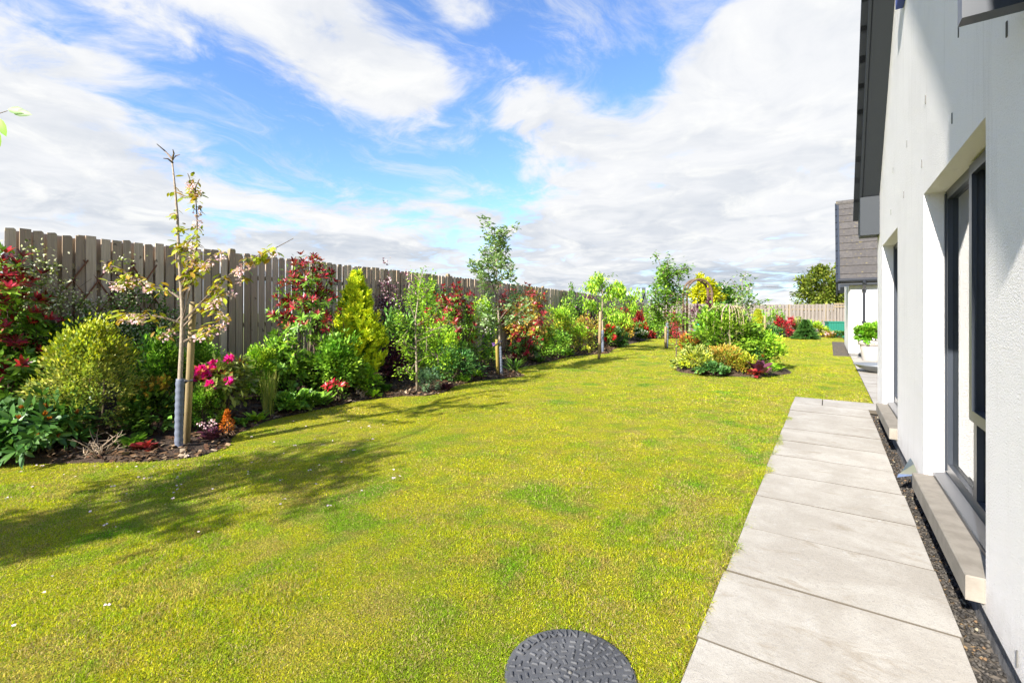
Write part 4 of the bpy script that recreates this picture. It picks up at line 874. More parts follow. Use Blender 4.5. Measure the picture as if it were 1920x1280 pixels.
def rosette(name, label, pos, w, h, pal, n, L, Wr, seed, cat='plant', tm=LEAF12, mat_='leaf', el=.7, fl=None):
    r = np.random.default_rng(seed); pos = np.asarray(pos, float); root = plant(name, label, cat, pos); a = r.uniform(0, 6.283, n); e = r.normal(el, .35, n); d = nrm(np.stack([np.cos(a), np.sin(a), e], 1)); q = r.random(n)
    st = pos+np.stack([np.cos(a)*w*.25*q, np.sin(a)*w*.25*q, r.random(n)*h*.45], 1); Lk = L*r.uniform(.6, 1.15, n); Leaves().add(st, d, nrm(rdir(r, n)*.3+[0, 0, 1]), Lk, Lk*Wr, pick(r, PAL[pal], n), tm).build('foliage', root, M[mat_], pos)
    MB().lathe([(.0001, .03), (w*.07, .02), (w*.10, -.03)], 9, (0, 0, 0)).build('crown_base', M['stem'], root)
    if fl:
        f = Leaves(); pal2, cnt, sz, per = fl; sm_ = MB()
        for i in range(cnt):
            a_ = r.uniform(0, 6.28); t = pos+[math.cos(a_)*w*.4*r.random(), math.sin(a_)*w*.4*r.random(), h*r.uniform(.75, 1.1)]; dd = rdir(r, per); f.add(t+dd*sz*.4, dd, rdir(r, per), sz, sz*.8, pick(r, PAL[pal2], per, .15)); sm_.tube([pos, t], [.003, .002], 4)
        tag(f.build('flowers', root, M['petal'], pos), kind='stuff'); sm_.build('flower_stalks', M['stem'], root, off=pos)
    return root
PAL['spike'] = [(.55, .20, .02), (.50, .14, .02)]
rosette('heuchera_plant', 'dark red leafed plant on the mulch left of the cherry guard', bed(272, .10), .22, .14, 'darkred', 40, .09, .7, 31)
rosette('heuchera_plant', 'purple leafed plant beside the orange spiked plant', bed(395, .13), .30, .17, 'purple', 60, .09, .75, 32, fl=('pink', 8, .02, 8))
p = bed(426, .13); o = shrub('orange_spike_plant', 'bright orange upright plant on the mulch under the rhododendron', p, .17, .27, 'spike', L=.026, Wr=.6, n=500, clumps=30, seed=33, cat='plant', shape=lambda t: 1.1-.75*t)
rosette('hosta_plant', 'pale green leafy rosette at the lawn edge', bed(481, .07), .30, .17, 'lime', 60, .12, .45, 34)
SH('lime_shrub', 'lime green small leaved shrub between rhododendron and red photinia', 490, .45, 62, 655, 'lime', L=.045, Wr=.5, clumps=50, seed=35)
def grassclump(label, pos, w, h, n, pal, seed):
    r = np.random.default_rng(seed); root = plant('grass_clump', label, 'plant', pos); a = r.uniform(0, 6.28, n); l = r.uniform(.1, .55, n)*w/h; d = nrm(np.stack([np.cos(a)*l, np.sin(a)*l, np.ones(n)], 1)); L = h*r.uniform(.5, 1.05, n)
    Leaves().add(pos+np.stack([r.normal(0, .03, n), r.normal(0, .03, n), np.zeros(n)], 1), d, rdir(r, n), L, .007, pick(r, PAL[pal], n), LEAF2).build('foliage', root, M['leaf'], pos); MB().lathe([(.0001, .03), (.04, .02), (.06, -.03)], 9).build('crown_base', M['stem'], root)
p, w, h = span(502, .10, 40, 690); grassclump('upright ornamental grass clump with straw coloured blades', p, w, h, 160, 'varieg', 36)
SH('alchemilla_clump', 'low green mound spilling to the lawn edge before the red photinia', 548, .10, 85, 736, 'mid', L=.06, Wr=.9, clumps=40, seed=37, cat='plant', n=1700)
WH('laurel_shrub', 'glossy green shrub under the red photinia', 528, .45, 85, 628, 'lime', 'mid', L=.10, Wr=.42, ros=45, seed=38, frac=.3, fill=1600)
WH('photinia_shrub', 'tall open photinia with scarlet shoots rising over the fence', 580, .52, 135, 470, 'crimson', 'mid', L=.105, Wr=.31, ros=165, seed=39, frac=1.1, low=-.45, z0=.3, fill=700, spire=.30)
SH('viburnum_shrub', 'leafy green shrub between the red photinia and the golden conifer', 625, .26, 105, 632, 'mid', L=.075, Wr=.7, clumps=70, seed=40, n=3600)
WH('photinia_seedling', 'small red leaved shoot low by the lawn edge', 632, .09, 40, 705, 'red', 'mid', L=.09, ros=9, seed=41, frac=1., fill=60, low=0.)
p, w, h = span(668, .40, 138, 508); conifer('golden_conifer', 'tall golden yellow conifer against the fence', p, w, h, 'gold', 'lime', 42, 17000, .085, spr=.45, prof=lambda t: np.minimum(1, .7+t)*(1-t)**.85)
SH('choisya_shrub', 'yellow green bush at the base of the golden conifer', 690, .14, 60, 690, 'lime', L=.06, Wr=.5, clumps=40, seed=43, n=1500)
SH('smoke_bush', 'dark purple shrub in the shade beside the golden conifer', 738, .38, 60, 640, 'purple', L=.065, Wr=.75, clumps=50, seed=44, n=1800)
SH('laurel_shrub', 'dark green broad leaved shrub behind the thin staked sapling', 745, .66, 85, 588, 'green', L=.10, Wr=.5, clumps=50, seed=45, n=2200)
rosette('bergenia_plant', 'big round leaved plant on the mulch beside the thin sapling', bed(722, .10), .32, .2, 'green', 18, .15, .8, 46)
sapling('birch_sapling', 'thin staked sapling with small yellow green leaves', (782, 738), [(782, 738), (781, 690), (780, 640), (779, 600), (784, 560), (790, 515)], [[(780, 700), (760, 690), (745, 688)], [(780, 680), (800, 668), (826, 664)], [(780, 655), (760, 645), (742, 640)], [(780, 640), (805, 630), (832, 636)], [(779, 620), (765, 608), (752, 600)], [(780, 610), (800, 600), (830, 592)], [(779, 600), (770, 575), (768, 545)], [(784, 565), (800, 550), (812, 530)], [(780, 690), (810, 690), (838, 700)], [(780, 670), (768, 668), (752, 666)], [(780, 630), (812, 618), (845, 610)]],
    51, ('lime', .05, .6, 30), r0=.022, dev=.2, twigs=5, cluster=5, droop=.2, spread=.05)
WH('photinia_shrub', 'broad photinia with a crown of red shoots behind the thin sapling', 848, .45, 112, 526, 'crimson', 'mid', L=.11, Wr=.32, ros=160, seed=52, frac=1.1, fill=1800, spire=.1)
SH('lilac_shrub', 'yellow green upright shrub just left of the tall whitebeam', 800, .72, 48, 522, 'lime', L=.065, Wr=.5, clumps=50, seed=53, n=1800)
SH('azalea_shrub', 'yellow green bush under the red photinia crown', 825, .34, 90, 612, 'lime', L=.06, Wr=.5, clumps=60, seed=54, n=3000)
SH('pieris_shrub', 'deep green mound of leaves at the lawn edge beyond the thin sapling', 850, .16, 90, 655, 'tealgreen', L=.085, Wr=.35, clumps=50, seed=55, n=2200)
SH('lavender_clump', 'silvery blue green clump at the foot of the thin sapling', 802, .07, 38, 690, 'blue', L=.05, Wr=.2, clumps=30, seed=56, cat='plant', n=1600)
rosette('hosta_plant', 'small pale rosette on the mulch before the whitebeam stake', bed(893, .10), .38, .2, 'lime', 50, .15, .5, 57)
SH('forsythia_shrub', 'tall yellow green shrub behind the whitebeam trunk', 905, .45, 62, 565, 'lime', L=.075, Wr=.5, clumps=60, seed=58, n=3000)
sapling('whitebeam_tree', 'upright young whitebeam with pale green leaves and yellow stake', (940, 704), [(940, 704), (938, 660), (936, 620), (934, 580), (932, 530), (930, 480), (927, 432)], [[(934, 590), (915, 560), (905, 530), (900, 505)], [(905, 530), (893, 505), (885, 490)], [(933, 560), (918, 520), (912, 488), (905, 470)], [(936, 600), (955, 575), (965, 560), (978, 545)], [(932, 545), (945, 510), (948, 470), (945, 440)], [(930, 520), (920, 480), (922, 450)], [(936, 615), (918, 595), (900, 580)], [(932, 530), (952, 520), (965, 518)], [(931, 500), (938, 470), (936, 445)], [(936, 610), (960, 600), (975, 585)], [(936, 625), (920, 615), (908, 612)]],
    61, ('silver', .12, .55, 22), ('white', .03, 1.2, 8), r0=.028, dev=.2, twigs=3, cluster=5, droop=-.35, guard=(.02, .62), spread=.06)
stake('yellow timber stake beside the whitebeam trunk', 934, 703, 931, 636, 9.85, .035, 'ystake', (.85, 939, 640))
def spot(px, t, D=None): return bed(px, t)
WH('photinia_shrub', 'dark red photinia to the right of the whitebeam', 990, .48, 98, 535, 'darkred', 'bronze', L=.12, ros=115, seed=62, frac=.9, fill=2200, spire=.15)
WH('photinia_shrub', 'low crimson shrub at the foot of the dark red photinia', 985, .22, 70, 622, 'red', 'green', L=.11, ros=50, seed=63, frac=.8, fill=900)
rosette('agapanthus_plant', 'strap leaved green clump beside the whitebeam foot', bed(965, .12), .5, .4, 'green', 90, .28, .12, 64, tm=LEAF4)
SH('clematis_plant', 'purple flowered climber beside the whitebeam trunk', 922, .30, 26, 612, 'mid', L=.05, Wr=.6, clumps=25, seed=65, cat='plant', n=500, flowers=('lilac', 9, .06, 9)) if False else None
PAL['lilac'] = [(.30, .14, .48), (.24, .10, .42)]; PAL['palelilac'] = [(.45, .30, .46), (.34, .16, .30)]
SH('clematis_plant', 'purple flowered climber beside the whitebeam trunk', 922, .22, 30, 606, 'mid', L=.06, Wr=.6, clumps=25, seed=65, cat='plant', n=700, flowers=('lilac', 10, .06, 9))
SH('euonymus_shrub', 'bright yellow green bush right of the dark red photinia', 1050, .40, 75, 575, 'yellow', L=.08, Wr=.5, clumps=60, seed=66, n=3200, tips=('lime', .4))
SH('escallonia_shrub', 'mid green bush at the lawn edge right of the dark red photinia', 1040, .14, 70, 618, 'mid', L=.07, Wr=.55, clumps=50, seed=67, n=2800)
SH('lilac_bush', 'lilac bush with purple flower heads near the fence', 1078, .75, 46, 545, 'green', L=.09, Wr=.6, clumps=40, seed=68, n=1500, flowers=('palelilac', 14, .07, 14))
SH('mock_orange', 'tall mid green shrub before the fence left of the hanging leaved tree', 1062, .80, 50, 556, 'mid', L=.08, Wr=.5, clumps=40, seed=69, n=1500)
SH('spiraea_shrub', 'golden green rounded bush at the lawn edge near the slender staked tree', 1088, .15, 56, 612, 'yellow', L=.06, Wr=.5, clumps=50, seed=70, n=2400, tips=('lime', .5))
SH('weigela_shrub', 'bronze tinted bush between the golden bush and the staked tree', 1104, .38, 56, 590, 'bronze', L=.07, Wr=.5, clumps=50, seed=71, n=2200, flowers=('magenta', 3, .06, 10))
def hang(r, lf, brs, base, D):
    for b in brs[:9]:
        for c in along(r, b, 26, .3):
            k = 7; a = r.uniform(0, 6.28, k); dd = nrm(np.stack([np.cos(a)*.6, np.sin(a)*.6, -np.ones(k)], 1)); lf.add(c+r.normal(0, .10, (k, 3)), dd, rdir(r, k), .14*r.uniform(.7, 1.2, k), .045, pick(r, PAL['lime'], k))
sapling('walnut_tree', 'slender staked tree with drooping yellow green leaf fans', (1130, 661), [(1130, 661), (1130, 620), (1129, 580), (1130, 548), (1128, 525)], [[(1129, 575), (1145, 550), (1165, 552), (1190, 558)], [(1129, 560), (1150, 535), (1172, 545), (1205, 550)], [(1130, 550), (1118, 535), (1105, 522)], [(1129, 545), (1115, 540), (1100, 537)], [(1129, 585), (1110, 570), (1095, 566)], [(1130, 570), (1145, 590), (1165, 596)], [(1130, 548), (1125, 525), (1120, 517)], [(1129, 548), (1145, 540), (1160, 540)], [(1129, 600), (1150, 588), (1180, 600)], [(1130, 540), (1137, 525), (1150, 513)]],
    72, ('lime', .13, .38, 10), r0=.035, dev=.35, cluster=5, droop=.5, guard=(.02, .75), extra=hang, spread=.08)
stake('paler timber stake left of the drooping leaved tree', 1123, 661, 1126, 584, 13.5, .045, 'stake', (.8, 1130, 598))
# the border beyond: shrubs in front of the last stretch of the long fence
far = [('photinia_shrub', 'small red tipped shrub right of the drooping leaved tree', 1140, .30, 34, 606, 'scarlet', 'mid'), ('photinia_shrub', 'reddish bush before the fence beyond the drooping tree', 1162, .60, 48, 572, 'darkred', 'bronze')]
for i, (nm, lb, px, t, w, y, a_, b_) in enumerate(far): WH(nm, lb, px, t, w, y, a_, b_, L=.14, ros=45, seed=80+i, frac=.85, fill=900, tm=LEAF4)
FARS = [('laurel_shrub', 'dark green bush at the lawn edge right of the drooping tree', 1158, .10, 44, 618, 'dark', None), ('berberis_shrub', 'dark leaved purple bush beyond the drooping tree', 1172, .30, 40, 600, 'bronze', None), ('ceanothus_shrub', 'green bush against the fence under the drooping leaf fans', 1140, .75, 60, 566, 'mid', None),
        ('azalea_shrub', 'bush with pale cream flowers at the lawn edge', 1197, .10, 30, 618, 'dark', ('white', 26, .09, 12)), ('azalea_shrub', 'bush covered in bright red flowers behind the cream one', 1201, .36, 24, 604, 'green', ('scarlet', 24, .10, 12)), ('forsythia_shrub', 'lime bush in front of the grey fence corner', 1186, .78, 40, 572, 'lime', None),
        ('fuchsia_shrub', 'dusky red bush at the tip of the border', 1216, .12, 24, 622, 'darkred', None), ('privet_shrub', 'yellow green tall bush near the fence corner', 1222, .60, 36, 574, 'lime', None), ('holly_shrub', 'green bush left of the conical staked tree', 1236, .45, 30, 588, 'mid', None), ('photinia_bush', 'pale red shrub high against the fence corner', 1197, .55, 24, 585, 'darkred', None)]
for i, (nm, lb, px, t, w, y, pal, fl) in enumerate(FARS): SH(nm, lb, px, t, w, y, pal, L=.10, Wr=.55, clumps=45, seed=90+i, n=1500, flowers=fl)
LOW = [('primula_plant', 'small bright green clump at the lawn edge left of the thin sapling', 700, .04, .3, 'lime'), ('fern_plant', 'green fern like clump beneath the red photinia by the lawn', 600, .08, .38, 'mid'), ('heuchera_plant', 'dusky purple rosette on the mulch right of the thin sapling', 838, .05, .3, 'purple'), ('primula_plant', 'fresh green tuft at the lawn edge left of the whitebeam', 868, .06, .34, 'mid'), ('fern_plant', 'dark green tuft right of the whitebeam foot', 1010, .06, .42, 'green'), ('hosta_plant', 'yellow green rosette at the lawn edge under the bronze bush', 1066, .06, .42, 'lime'), ('fern_plant', 'mid green tuft between cherry guard and variegated shrub', 246, .16, .3, 'mid'), ('primula_plant', 'little green rosette below the magenta rhododendron', 455, .10, .22, 'mid')]
for i, (nm, lb, px, t, w, pal) in enumerate(LOW): rosette(nm, lb, bed(px, t), w, w*.55, pal, 55, w*.42, .42, 300+i)
# climbers on the fence
def climber(label, y0, y1, z0, z1, pal, n, seed, fl=None, L=.05):
    r = np.random.default_rng(seed); yc = (y0+y1)/2; base = np.array([FX(yc)+.12, yc, .2]); root = plant('clematis_climber', label, 'climber', base); lf, f, mb = Leaves(), Leaves(), MB()
    for i in range(26):
        y = r.uniform(y0, y1); z = r.uniform(z0+.3*(z1-z0), z1); s = base+np.r_[0, r.normal(0, .2), 0]; e = np.array([FX(y)+.10+r.uniform(0, .10), y, z]); m = (s+e)/2+np.array([.03, r.normal(0, .25), .15]); t = np.linspace(0, 1, 8)[:, None]; pth = s*(1-t)**2+2*m*t*(1-t)+e*t*t; mb.tube(pth, np.linspace(.006, .002, 8), 4)
        for _ in range(n//26//14+1):
            c = along(r, pth, 1, .35)[0]+np.array([.03, r.normal(0, .13), r.normal(0, .10)]); k = 14; dd = nrm(rdir(r, k)+[.5, 0, -.1]); q = c+r.normal(0, .05, (k, 3)); q[:, 0] = np.maximum(q[:, 0], FX(q[:, 1])+.075)
            lf.add(q, dd, nrm(rdir(r, k)+[.6, -.5, .5]), L*r.uniform(.6, 1.2, k), L*.5, pick(r, PAL[pal], k))
            if fl and r.random() < fl[1]:
                kk = fl[2]; c2 = c+[.05, 0, 0]; dd = nrm(rdir(r, kk)+[.4, 0, 0]); f.add(c2+dd*.01+r.normal(0, fl[4], (kk, 3)), dd, rdir(r, kk), fl[3]*r.uniform(.6, 1.1, kk), fl[3]*.7, pick(r, PAL[fl[0]], kk, .15))
    mb.build('vines', M['stem'], root, off=base); lf.build('foliage', root, M['leaf'], base); f = f.build('flowers', root, M['petal'], base)
    if f: tag(f, kind='stuff')
PAL['bud'] = [(.70, .70, .45), (.78, .74, .55), (.60, .62, .32)]
climber('tangled climber dotted with pale buds on the fence behind the pittosporum', .55, 2.1, .6, 2.12, 'olive', 5200, 101, ('bud', 1., 12, .034, .08))
climber('leafy green climber growing through the brown trellis', 1.75, 2.75, .6, 1.75, 'green', 2800, 102, ('bud', .5, 6, .034, .05))
climber('pink flowered climber draped over the fence top beside the red photinia', 6.2, 7.6, 1.2, 2.30, 'purple', 1300, 103, ('pink', .8, 7, .05, .05), .06)
climber('sparse dark climber on the fence beyond the golden conifer', 7.6, 9.4, .7, 2.2, 'dark', 1700, 104, ('white', .25, 4, .05, .04), .06)
climber('dusky red climber on the fence behind the whitebeam', 10.8, 13.2, 1.0, 2.2, 'darkred', 1300, 105, None, .08)
climber('dark leaved climber with mauve flowers on the far part of the fence', 17.2, 19.2, 1.0, 2.1, 'purple', 900, 106, ('palelilac', .6, 6, .07, .06), .09)

# ---------------------------------------------------------------- middle of the garden
D7 = depth(G(1250, 652))
sapling('alder_tree', 'conical young tree with dark green leaves left of the garden arch', (1250, 652), [(1250, 652), (1251, 620), (1252, 580), (1252, 545), (1251, 515), (1251, 499)], [[(1252, 590), (1235, 570), (1222, 556)], [(1252, 580), (1268, 562), (1278, 553)], [(1252, 570), (1235, 552), (1228, 545)], [(1252, 560), (1265, 545), (1272, 535)], [(1252, 545), (1240, 532), (1235, 526)], [(1251, 535), (1260, 522), (1266, 515)], [(1251, 525), (1245, 515), (1241, 512)], [(1252, 600), (1238, 590), (1225, 578)], [(1252, 600), (1265, 585), (1272, 575)], [(1251, 512), (1256, 508), (1258, 504)], [(1252, 605), (1245, 596), (1232, 596)], [(1252, 575), (1246, 556), (1250, 540)]],
    121, ('mid', .14, .6, 13), r0=.045, dev=.45, cluster=7, droop=0, twigs=4, guard=(.02, .95), bark='bark', spread=.11)
stake('dark timber stake beside the conical tree trunk', 1248, 652, 1248, 612, D7-.05, .045, 'stake', (.8, 1251, 622))
# garden arch
ar = empty('garden_arch', (*G(1308, 642)[:2], 0), 'brown timber garden arch with a rounded top', 'arch'); ac = np.array(ar.location); Da = depth(ac); hw = 26*Da/FPX; topz = ztop(524, Da)
dirx = np.array([CS, SN, 0.]); dird = np.array([-SN, CS, 0.]); dirx2 = nrm(dirx*.97+dird*.2); dird2 = np.array([-dirx2[1], dirx2[0], 0])
for s in (-.15, .15):
    pts = [(-hw, 0), (-hw, topz-hw*1.02)]+[(hw*math.cos(a), topz-hw*1.02+hw*1.02*math.sin(a)) for a in np.linspace(math.pi*.94, math.pi*.06, 14)]+[(hw, topz-hw*1.02), (hw, 0)]
    MB().tube([dirx2*a+dird2*s+np.array([0, 0, z]) for a, z in pts], .048, 8).build('hoop', M['arch'], ar, True)
rg = [(-hw, z) for z in np.arange(.35, topz-hw, .42)]+[(hw*math.cos(a), topz-hw*1.02+hw*1.02*math.sin(a)) for a in np.linspace(math.pi, 0, 9)]+[(hw, z) for z in np.arange(.35, topz-hw, .42)]
for a, z in rg: MB().tube([dirx2*a+dird2*-.19+np.array([0, 0, z]), dirx2*a+dird2*.19+np.array([0, 0, z])], .026, 6).build('lath', M['arch'], ar)
for s in (-1, 1):
    for q in (-.15, .15): MB().tube([dirx2*s*hw+dird2*q+np.array([0, 0, topz-hw*1.02-.05]), dirx2*s*hw+dird2*q+np.array([0, 0, topz-hw*1.02+.05])], .066, 8).build('collar', M['arch'], ar)
# climber on the arch leg
b = ac+dirx2*hw; SH('clematis_plant', 'dark purple climber on the right leg of the arch', 0, 0, 18, 555, 'purple', where=b, L=.10, Wr=.6, clumps=30, seed=122, cat='climber', n=700)
b = G(1300, 640); SH('rose_shrub', 'dark red leaved bush seen through the garden arch', 0, 0, 26, 578, 'darkred', where=b+dird*3, L=.12, Wr=.6, clumps=30, seed=123, n=700)
def atD(px, D): return np.r_[P(px, 586, D)[:2], 0]
# island bed planting
def IS(name, label, px, D, wpx, ytop, pal, **kw): return SH(name, label, 0, 0, wpx, ytop, pal, where=atD(px, D)+[0, 0, .05], **kw)
IS('dogwood_shrub', 'big dense green shrub filling the island bed', 1358, 11.2, 132, 580, [(.17, .32, .025), (.23, .40, .03), (.11, .22, .02)], L=.095, Wr=.62, clumps=100, n=6500, seed=131, sig=.13, shape=lambda t: 1.1-.5*np.clip(t-.35, 0, 1))
IS('hazel_shrub', 'bright green shoulder of leaves at the left of the island bed', 1300, 11.3, 62, 612, [(.12, .27, .016), (.16, .33, .02)], L=.09, Wr=.6, clumps=50, n=2200, seed=132) if False else None
IS('currant_shrub', 'light green loose shrub at the right of the island bed', 1428, 11.0, 70, 622, 'lime', L=.08, Wr=.6, clumps=50, n=2200, seed=133)
IS('euonymus_shrub', 'cream and yellow leaved low bush at the front left of the island', 1308, 10.3, 66, 652, 'yellow', L=.085, Wr=.45, clumps=40, n=1700, seed=134, tips=('varieg', .5))
IS('spiraea_shrub', 'bronze orange bush at the middle front of the island', 1360, 10.15, 66, 650, 'bronze', L=.055, Wr=.45, clumps=60, n=3600, seed=135, updir=.9)
IS('potentilla_shrub', 'golden brown low bush right of the island centre', 1392, 10.0, 50, 662, 'bronze', L=.06, Wr=.5, clumps=40, n=1600, seed=136, tips=('yellow', .4))
IS('geranium_clump', 'deep green low clump at the island front edge', 1335, 9.95, 60, 682, 'tealgreen', L=.07, Wr=.6, clumps=40, n=1400, seed=137, cat='plant')
IS('sedum_plant', 'olive green creeping clump at the left tip of the island', 1276, 10.9, 34, 676, 'olive', L=.06, Wr=.7, clumps=25, n=700, seed=138, cat='plant')
IS('rose_shrub', 'orange tinted shrub at the back left of the island', 1292, 11.7, 34, 622, 'bronze', L=.08, Wr=.5, clumps=40, n=1300, seed=139, tips=('orange', .4))
IS('pieris_shrub', 'dark shrub with pink buds at the right of the island', 1408, 10.5, 42, 655, 'dark', L=.08, Wr=.4, clumps=40, n=1400, seed=140, flowers=('orange', 8, .05, 6))
IS('rhododendron_shrub', 'small rhododendron with vivid pink flowers behind the island', 1414, 12.2, 34, 616, 'dark', L=.10, Wr=.4, clumps=30, n=900, seed=141, flowers=('magenta', 10, .085, 18))
rosette('bergenia_plant', 'purple and green broad leaved plant at the island front corner', atD(1424, 9.7)+[0, 0, .04], .5, .35, 'purple', 22, .26, .55, 142); rosette('hosta_plant', 'green broad leaved plant next to the purple leaves', atD(1438, 9.75)+[0, 0, .04], .4, .3, 'mid', 22, .2, .55, 143); rosette('heuchera_plant', 'dark red ground plant at the island corner', atD(1412, 9.6)+[0, 0, .04], .4, .18, 'darkred', 40, .12, .7, 144)
rosette('hosta_plant', 'lime leaved clump at the right tip of the island', atD(1448, 10.3)+[0, 0, .04], .5, .3, 'lime', 40, .2, .55, 145)
# weeping standard in the island
wp = atD(1368, 11.0); root = plant('weeping_tree', 'small weeping tree with pale arching branches rising from the island', 'tree', wp); r = np.random.default_rng(9); mb = MB(); tz = ztop(577, 11.0); lf = Leaves()
MB().tube([wp, wp+[0, 0, tz*.5], wp+[0, 0, tz]], [.03, .026, .022], 8).build('trunk', M['palebark'], root, off=wp)
for i in range(14):
    a = r.uniform(0, 6.28) if i > 5 else r.uniform(3.6, 5.6); w = r.uniform(.2, .62); t = np.linspace(0, 1, 8); pth = wp+np.stack([np.cos(a)*w*np.sin(t*1.9), np.sin(a)*w*np.sin(t*1.9), tz+.10*np.sin(t*3)-.72*t**2.2*r.uniform(.7, 1.2)], 1); mb.tube(pth, np.linspace(.011, .004, 8), 5)
    c = along(r, pth, 40, .3); k = len(c); lf.add(c, nrm(rdir(r, k)+[0, 0, -.6]), rdir(r, k), .07, .03, pick(r, PAL['olive'], k))
mb.build('branches', M['drytwig'], root, off=wp); lf.build('foliage', root, M['leaf'], wp)
# thin bronze stem left of the island
b = G(1268, 668); root = plant('standard_shrub', 'thin stemmed standard with a brown leaf tuft left of the island', 'shrub', b); D = depth(b); tz = ztop(616, D); MB().tube([b, b+[.01, 0, tz*.6], b+[0, 0, tz]], [.022, .018, .014], 6).build('stem', M['stem'], root, off=b)
r = np.random.default_rng(8); q = b+[0, 0, tz-.08]+r.normal(0, 1, (260, 3))*[.09, .09, .15]; Leaves().add(q, rdir(r, 260), rdir(r, 260), .07, .03, pick(r, PAL['darkred'], 260)).build('foliage', root, M['leaf'], b)
# whitebeam behind the island and far border along the end fence
sapling('rowan_tree', 'slim young tree with white flower heads behind the island', (1390, 640), [(1390, 640), (1391, 600), (1391, 570), (1392, 545), (1391, 531)], [[(1391, 570), (1382, 560), (1380, 550)], [(1391, 575), (1402, 565), (1408, 555)], [(1391, 560), (1398, 552), (1404, 550)], [(1391, 550), (1385, 545), (1384, 540)], [(1391, 585), (1402, 578), (1411, 570)], [(1391, 580), (1380, 575), (1377, 570)]],
    151, ('mid', .15, .5, 9), ('white', .06, 2.2, 9), r0=.035, dev=.4, D=17., cluster=6, droop=0, twigs=2, spread=.1)
def FB(name, label, px, D, wpx, ytop, pal, **kw): return SH(name, label, 0, 0, wpx, ytop, pal, where=atD(px, D), L=kw.pop('L', .12), Wr=.55, clumps=kw.pop('clumps', 45), n=kw.pop('n', 1200), **kw)
p = atD(1421, 24.5); conifer('golden_conifer', 'small bright yellow conifer before the end fence', p, 27*24.5/FPX, ztop(581, 24.5), 'yellow', 'yellow', 161, 4500, .13, prof=lambda t: np.minimum(1, .7+t)*(1-t)**.6)
b = atD(1434, 23.5); stake('short grey post standing beside the small yellow conifer', 1434, 634, 1434, 592, 23.5, .05, 'stake')
FB('photinia_shrub', 'red leaved bush against the end fence right of the yellow conifer', 1470, 25.6, 36, 594, 'darkred', seed=162, tips=('red', .5)); FB('holly_shrub', 'tall green bush between the yellow conifer and the red bush', 1449, 26, 38, 575, 'mid', seed=163); FB('geranium_clump', 'low deep green mound before the end fence', 1448, 25.2, 40, 614, 'tealgreen', seed=164, cat='plant')
p = atD(1511, 23.6); conifer('spruce_tree', 'small spreading dark spruce on the lawn before the end fence', p, 44*23.6/FPX, ztop(600, 23.6), 'dark', 'dark', 165, 3600, .16, prof=lambda t: np.clip(1.05-t, .05, 1), spr=.25, lift=-.05, upd=.15)
FB('forsythia_shrub', 'yellow green bush right of the dark spruce', 1532, 25.6, 36, 604, 'yellow', seed=166, tips=('lime', .5)); FB('heather_clump', 'pinkish low bush before the teal box', 1557, 25, 16, 622, 'bronze', seed=167, n=500, cat='plant', flowers=('pink', 10, .1, 8)); FB('laurel_shrub', 'dark green bush beside the white wing corner', 1573, 24.8, 18, 622, 'dark', seed=168, n=700); FB('broom_shrub', 'thin pale green shrub left of the dark spruce', 1496, 26, 26, 598, 'olive', seed=169, n=700)
FB('rose_shrub', 'mixed green shrub behind the garden arch', 1345, 25.5, 46, 588, 'mid', seed=170); FB('privet_shrub', 'green bush left of the arch before the end fence', 1268, 25, 40, 592, 'lime', seed=171); FB('cotinus_shrub', 'dark purple shrub on the end fence behind the arch', 1306, 26.6, 28, 574, 'purple', seed=172, n=900); FB('currant_shrub', 'green bush behind the island against the end fence', 1375, 26, 44, 590, 'green', seed=173); FB('holly_shrub', 'dull green bush behind the conical tree', 1238, 24, 36, 592, 'mid', seed=174, n=1200)
# clipped bush in the planter
shrub('clipped_bush', 'clipped bright green dome growing in the pale planter', (pc[0], pc[1], .50), .86, .52, [(.16, .36, .02), (.22, .44, .03), (.10, .24, .015)], L=.06, Wr=.6, n=9000, clumps=160, sig=.09, seed=181, shape=lambda t: 1.05-.2*t)
# ---------------------------------------------------------------- small built things at the far end
bx = empty('storage_box', atD(1566, 25.7), 'teal green planked garden box against the end fence', 'box', rz=math.atan2(4.4, 12.1)); sb = MB()
for i in range(7): MB().box(-.42+i*.121, -.42+i*.121+.113, -.30, -.28, .05, .80).build('plank', M['green'], bx)
MB().box(-.42, .427, -.279, .25, .0, .79).build('body', M['green'], bx); MB().box(-.45, .457, -.33, .28, .80, .86).build('lid', M['green'], bx)
cb = empty('compost_bin', atD(1311, 24.6), 'bright green plastic bin beyond the garden arch', 'bin'); MB().lathe([(.0001, 0), (.30, 0), (.27, .62), (.25, .66), (.26, .67), (.26, .74), (.0001, .77)], 20).build('barrel', M['gplastic'], cb, True); MB().lathe([(.0001, .80), (.05, .80), (.05, .768)], 10).build('lid_knob', M['gplastic'], cb)
pb = empty('raised_planter', atD(1300, 23.6), 'low brown timber planter seen under the arch', 'planter', rz=YAW)
for k in range(3): MB().box(-.6, .6, -.3, .3, .02+k*.12, .13+k*.12).build('plank', M['arch'], pb)
MB().box(-.63, .63, -.33, .33, .38, .42).build('coping', M['palebark'], pb)
# gate section of the end fence by the wing
gt = empty('garden_gate', (*(FAR0+(FAR1-FAR0)*.80+np.array([.05, -.12])), .02), 'slatted timber gate panel beside the white wing', 'gate', rz=math.atan2(4.4, 12.1))
for i in range(8): MB().box(i*.15, i*.15+.10, -.02, 0, .05, 1.86).build('board', M['farfence'], gt)
for z in (.3, 1.62, 1.78): MB().box(-.03, 1.2, -.045, -.021, z, z+.07).build('rail', M['post'], gt)

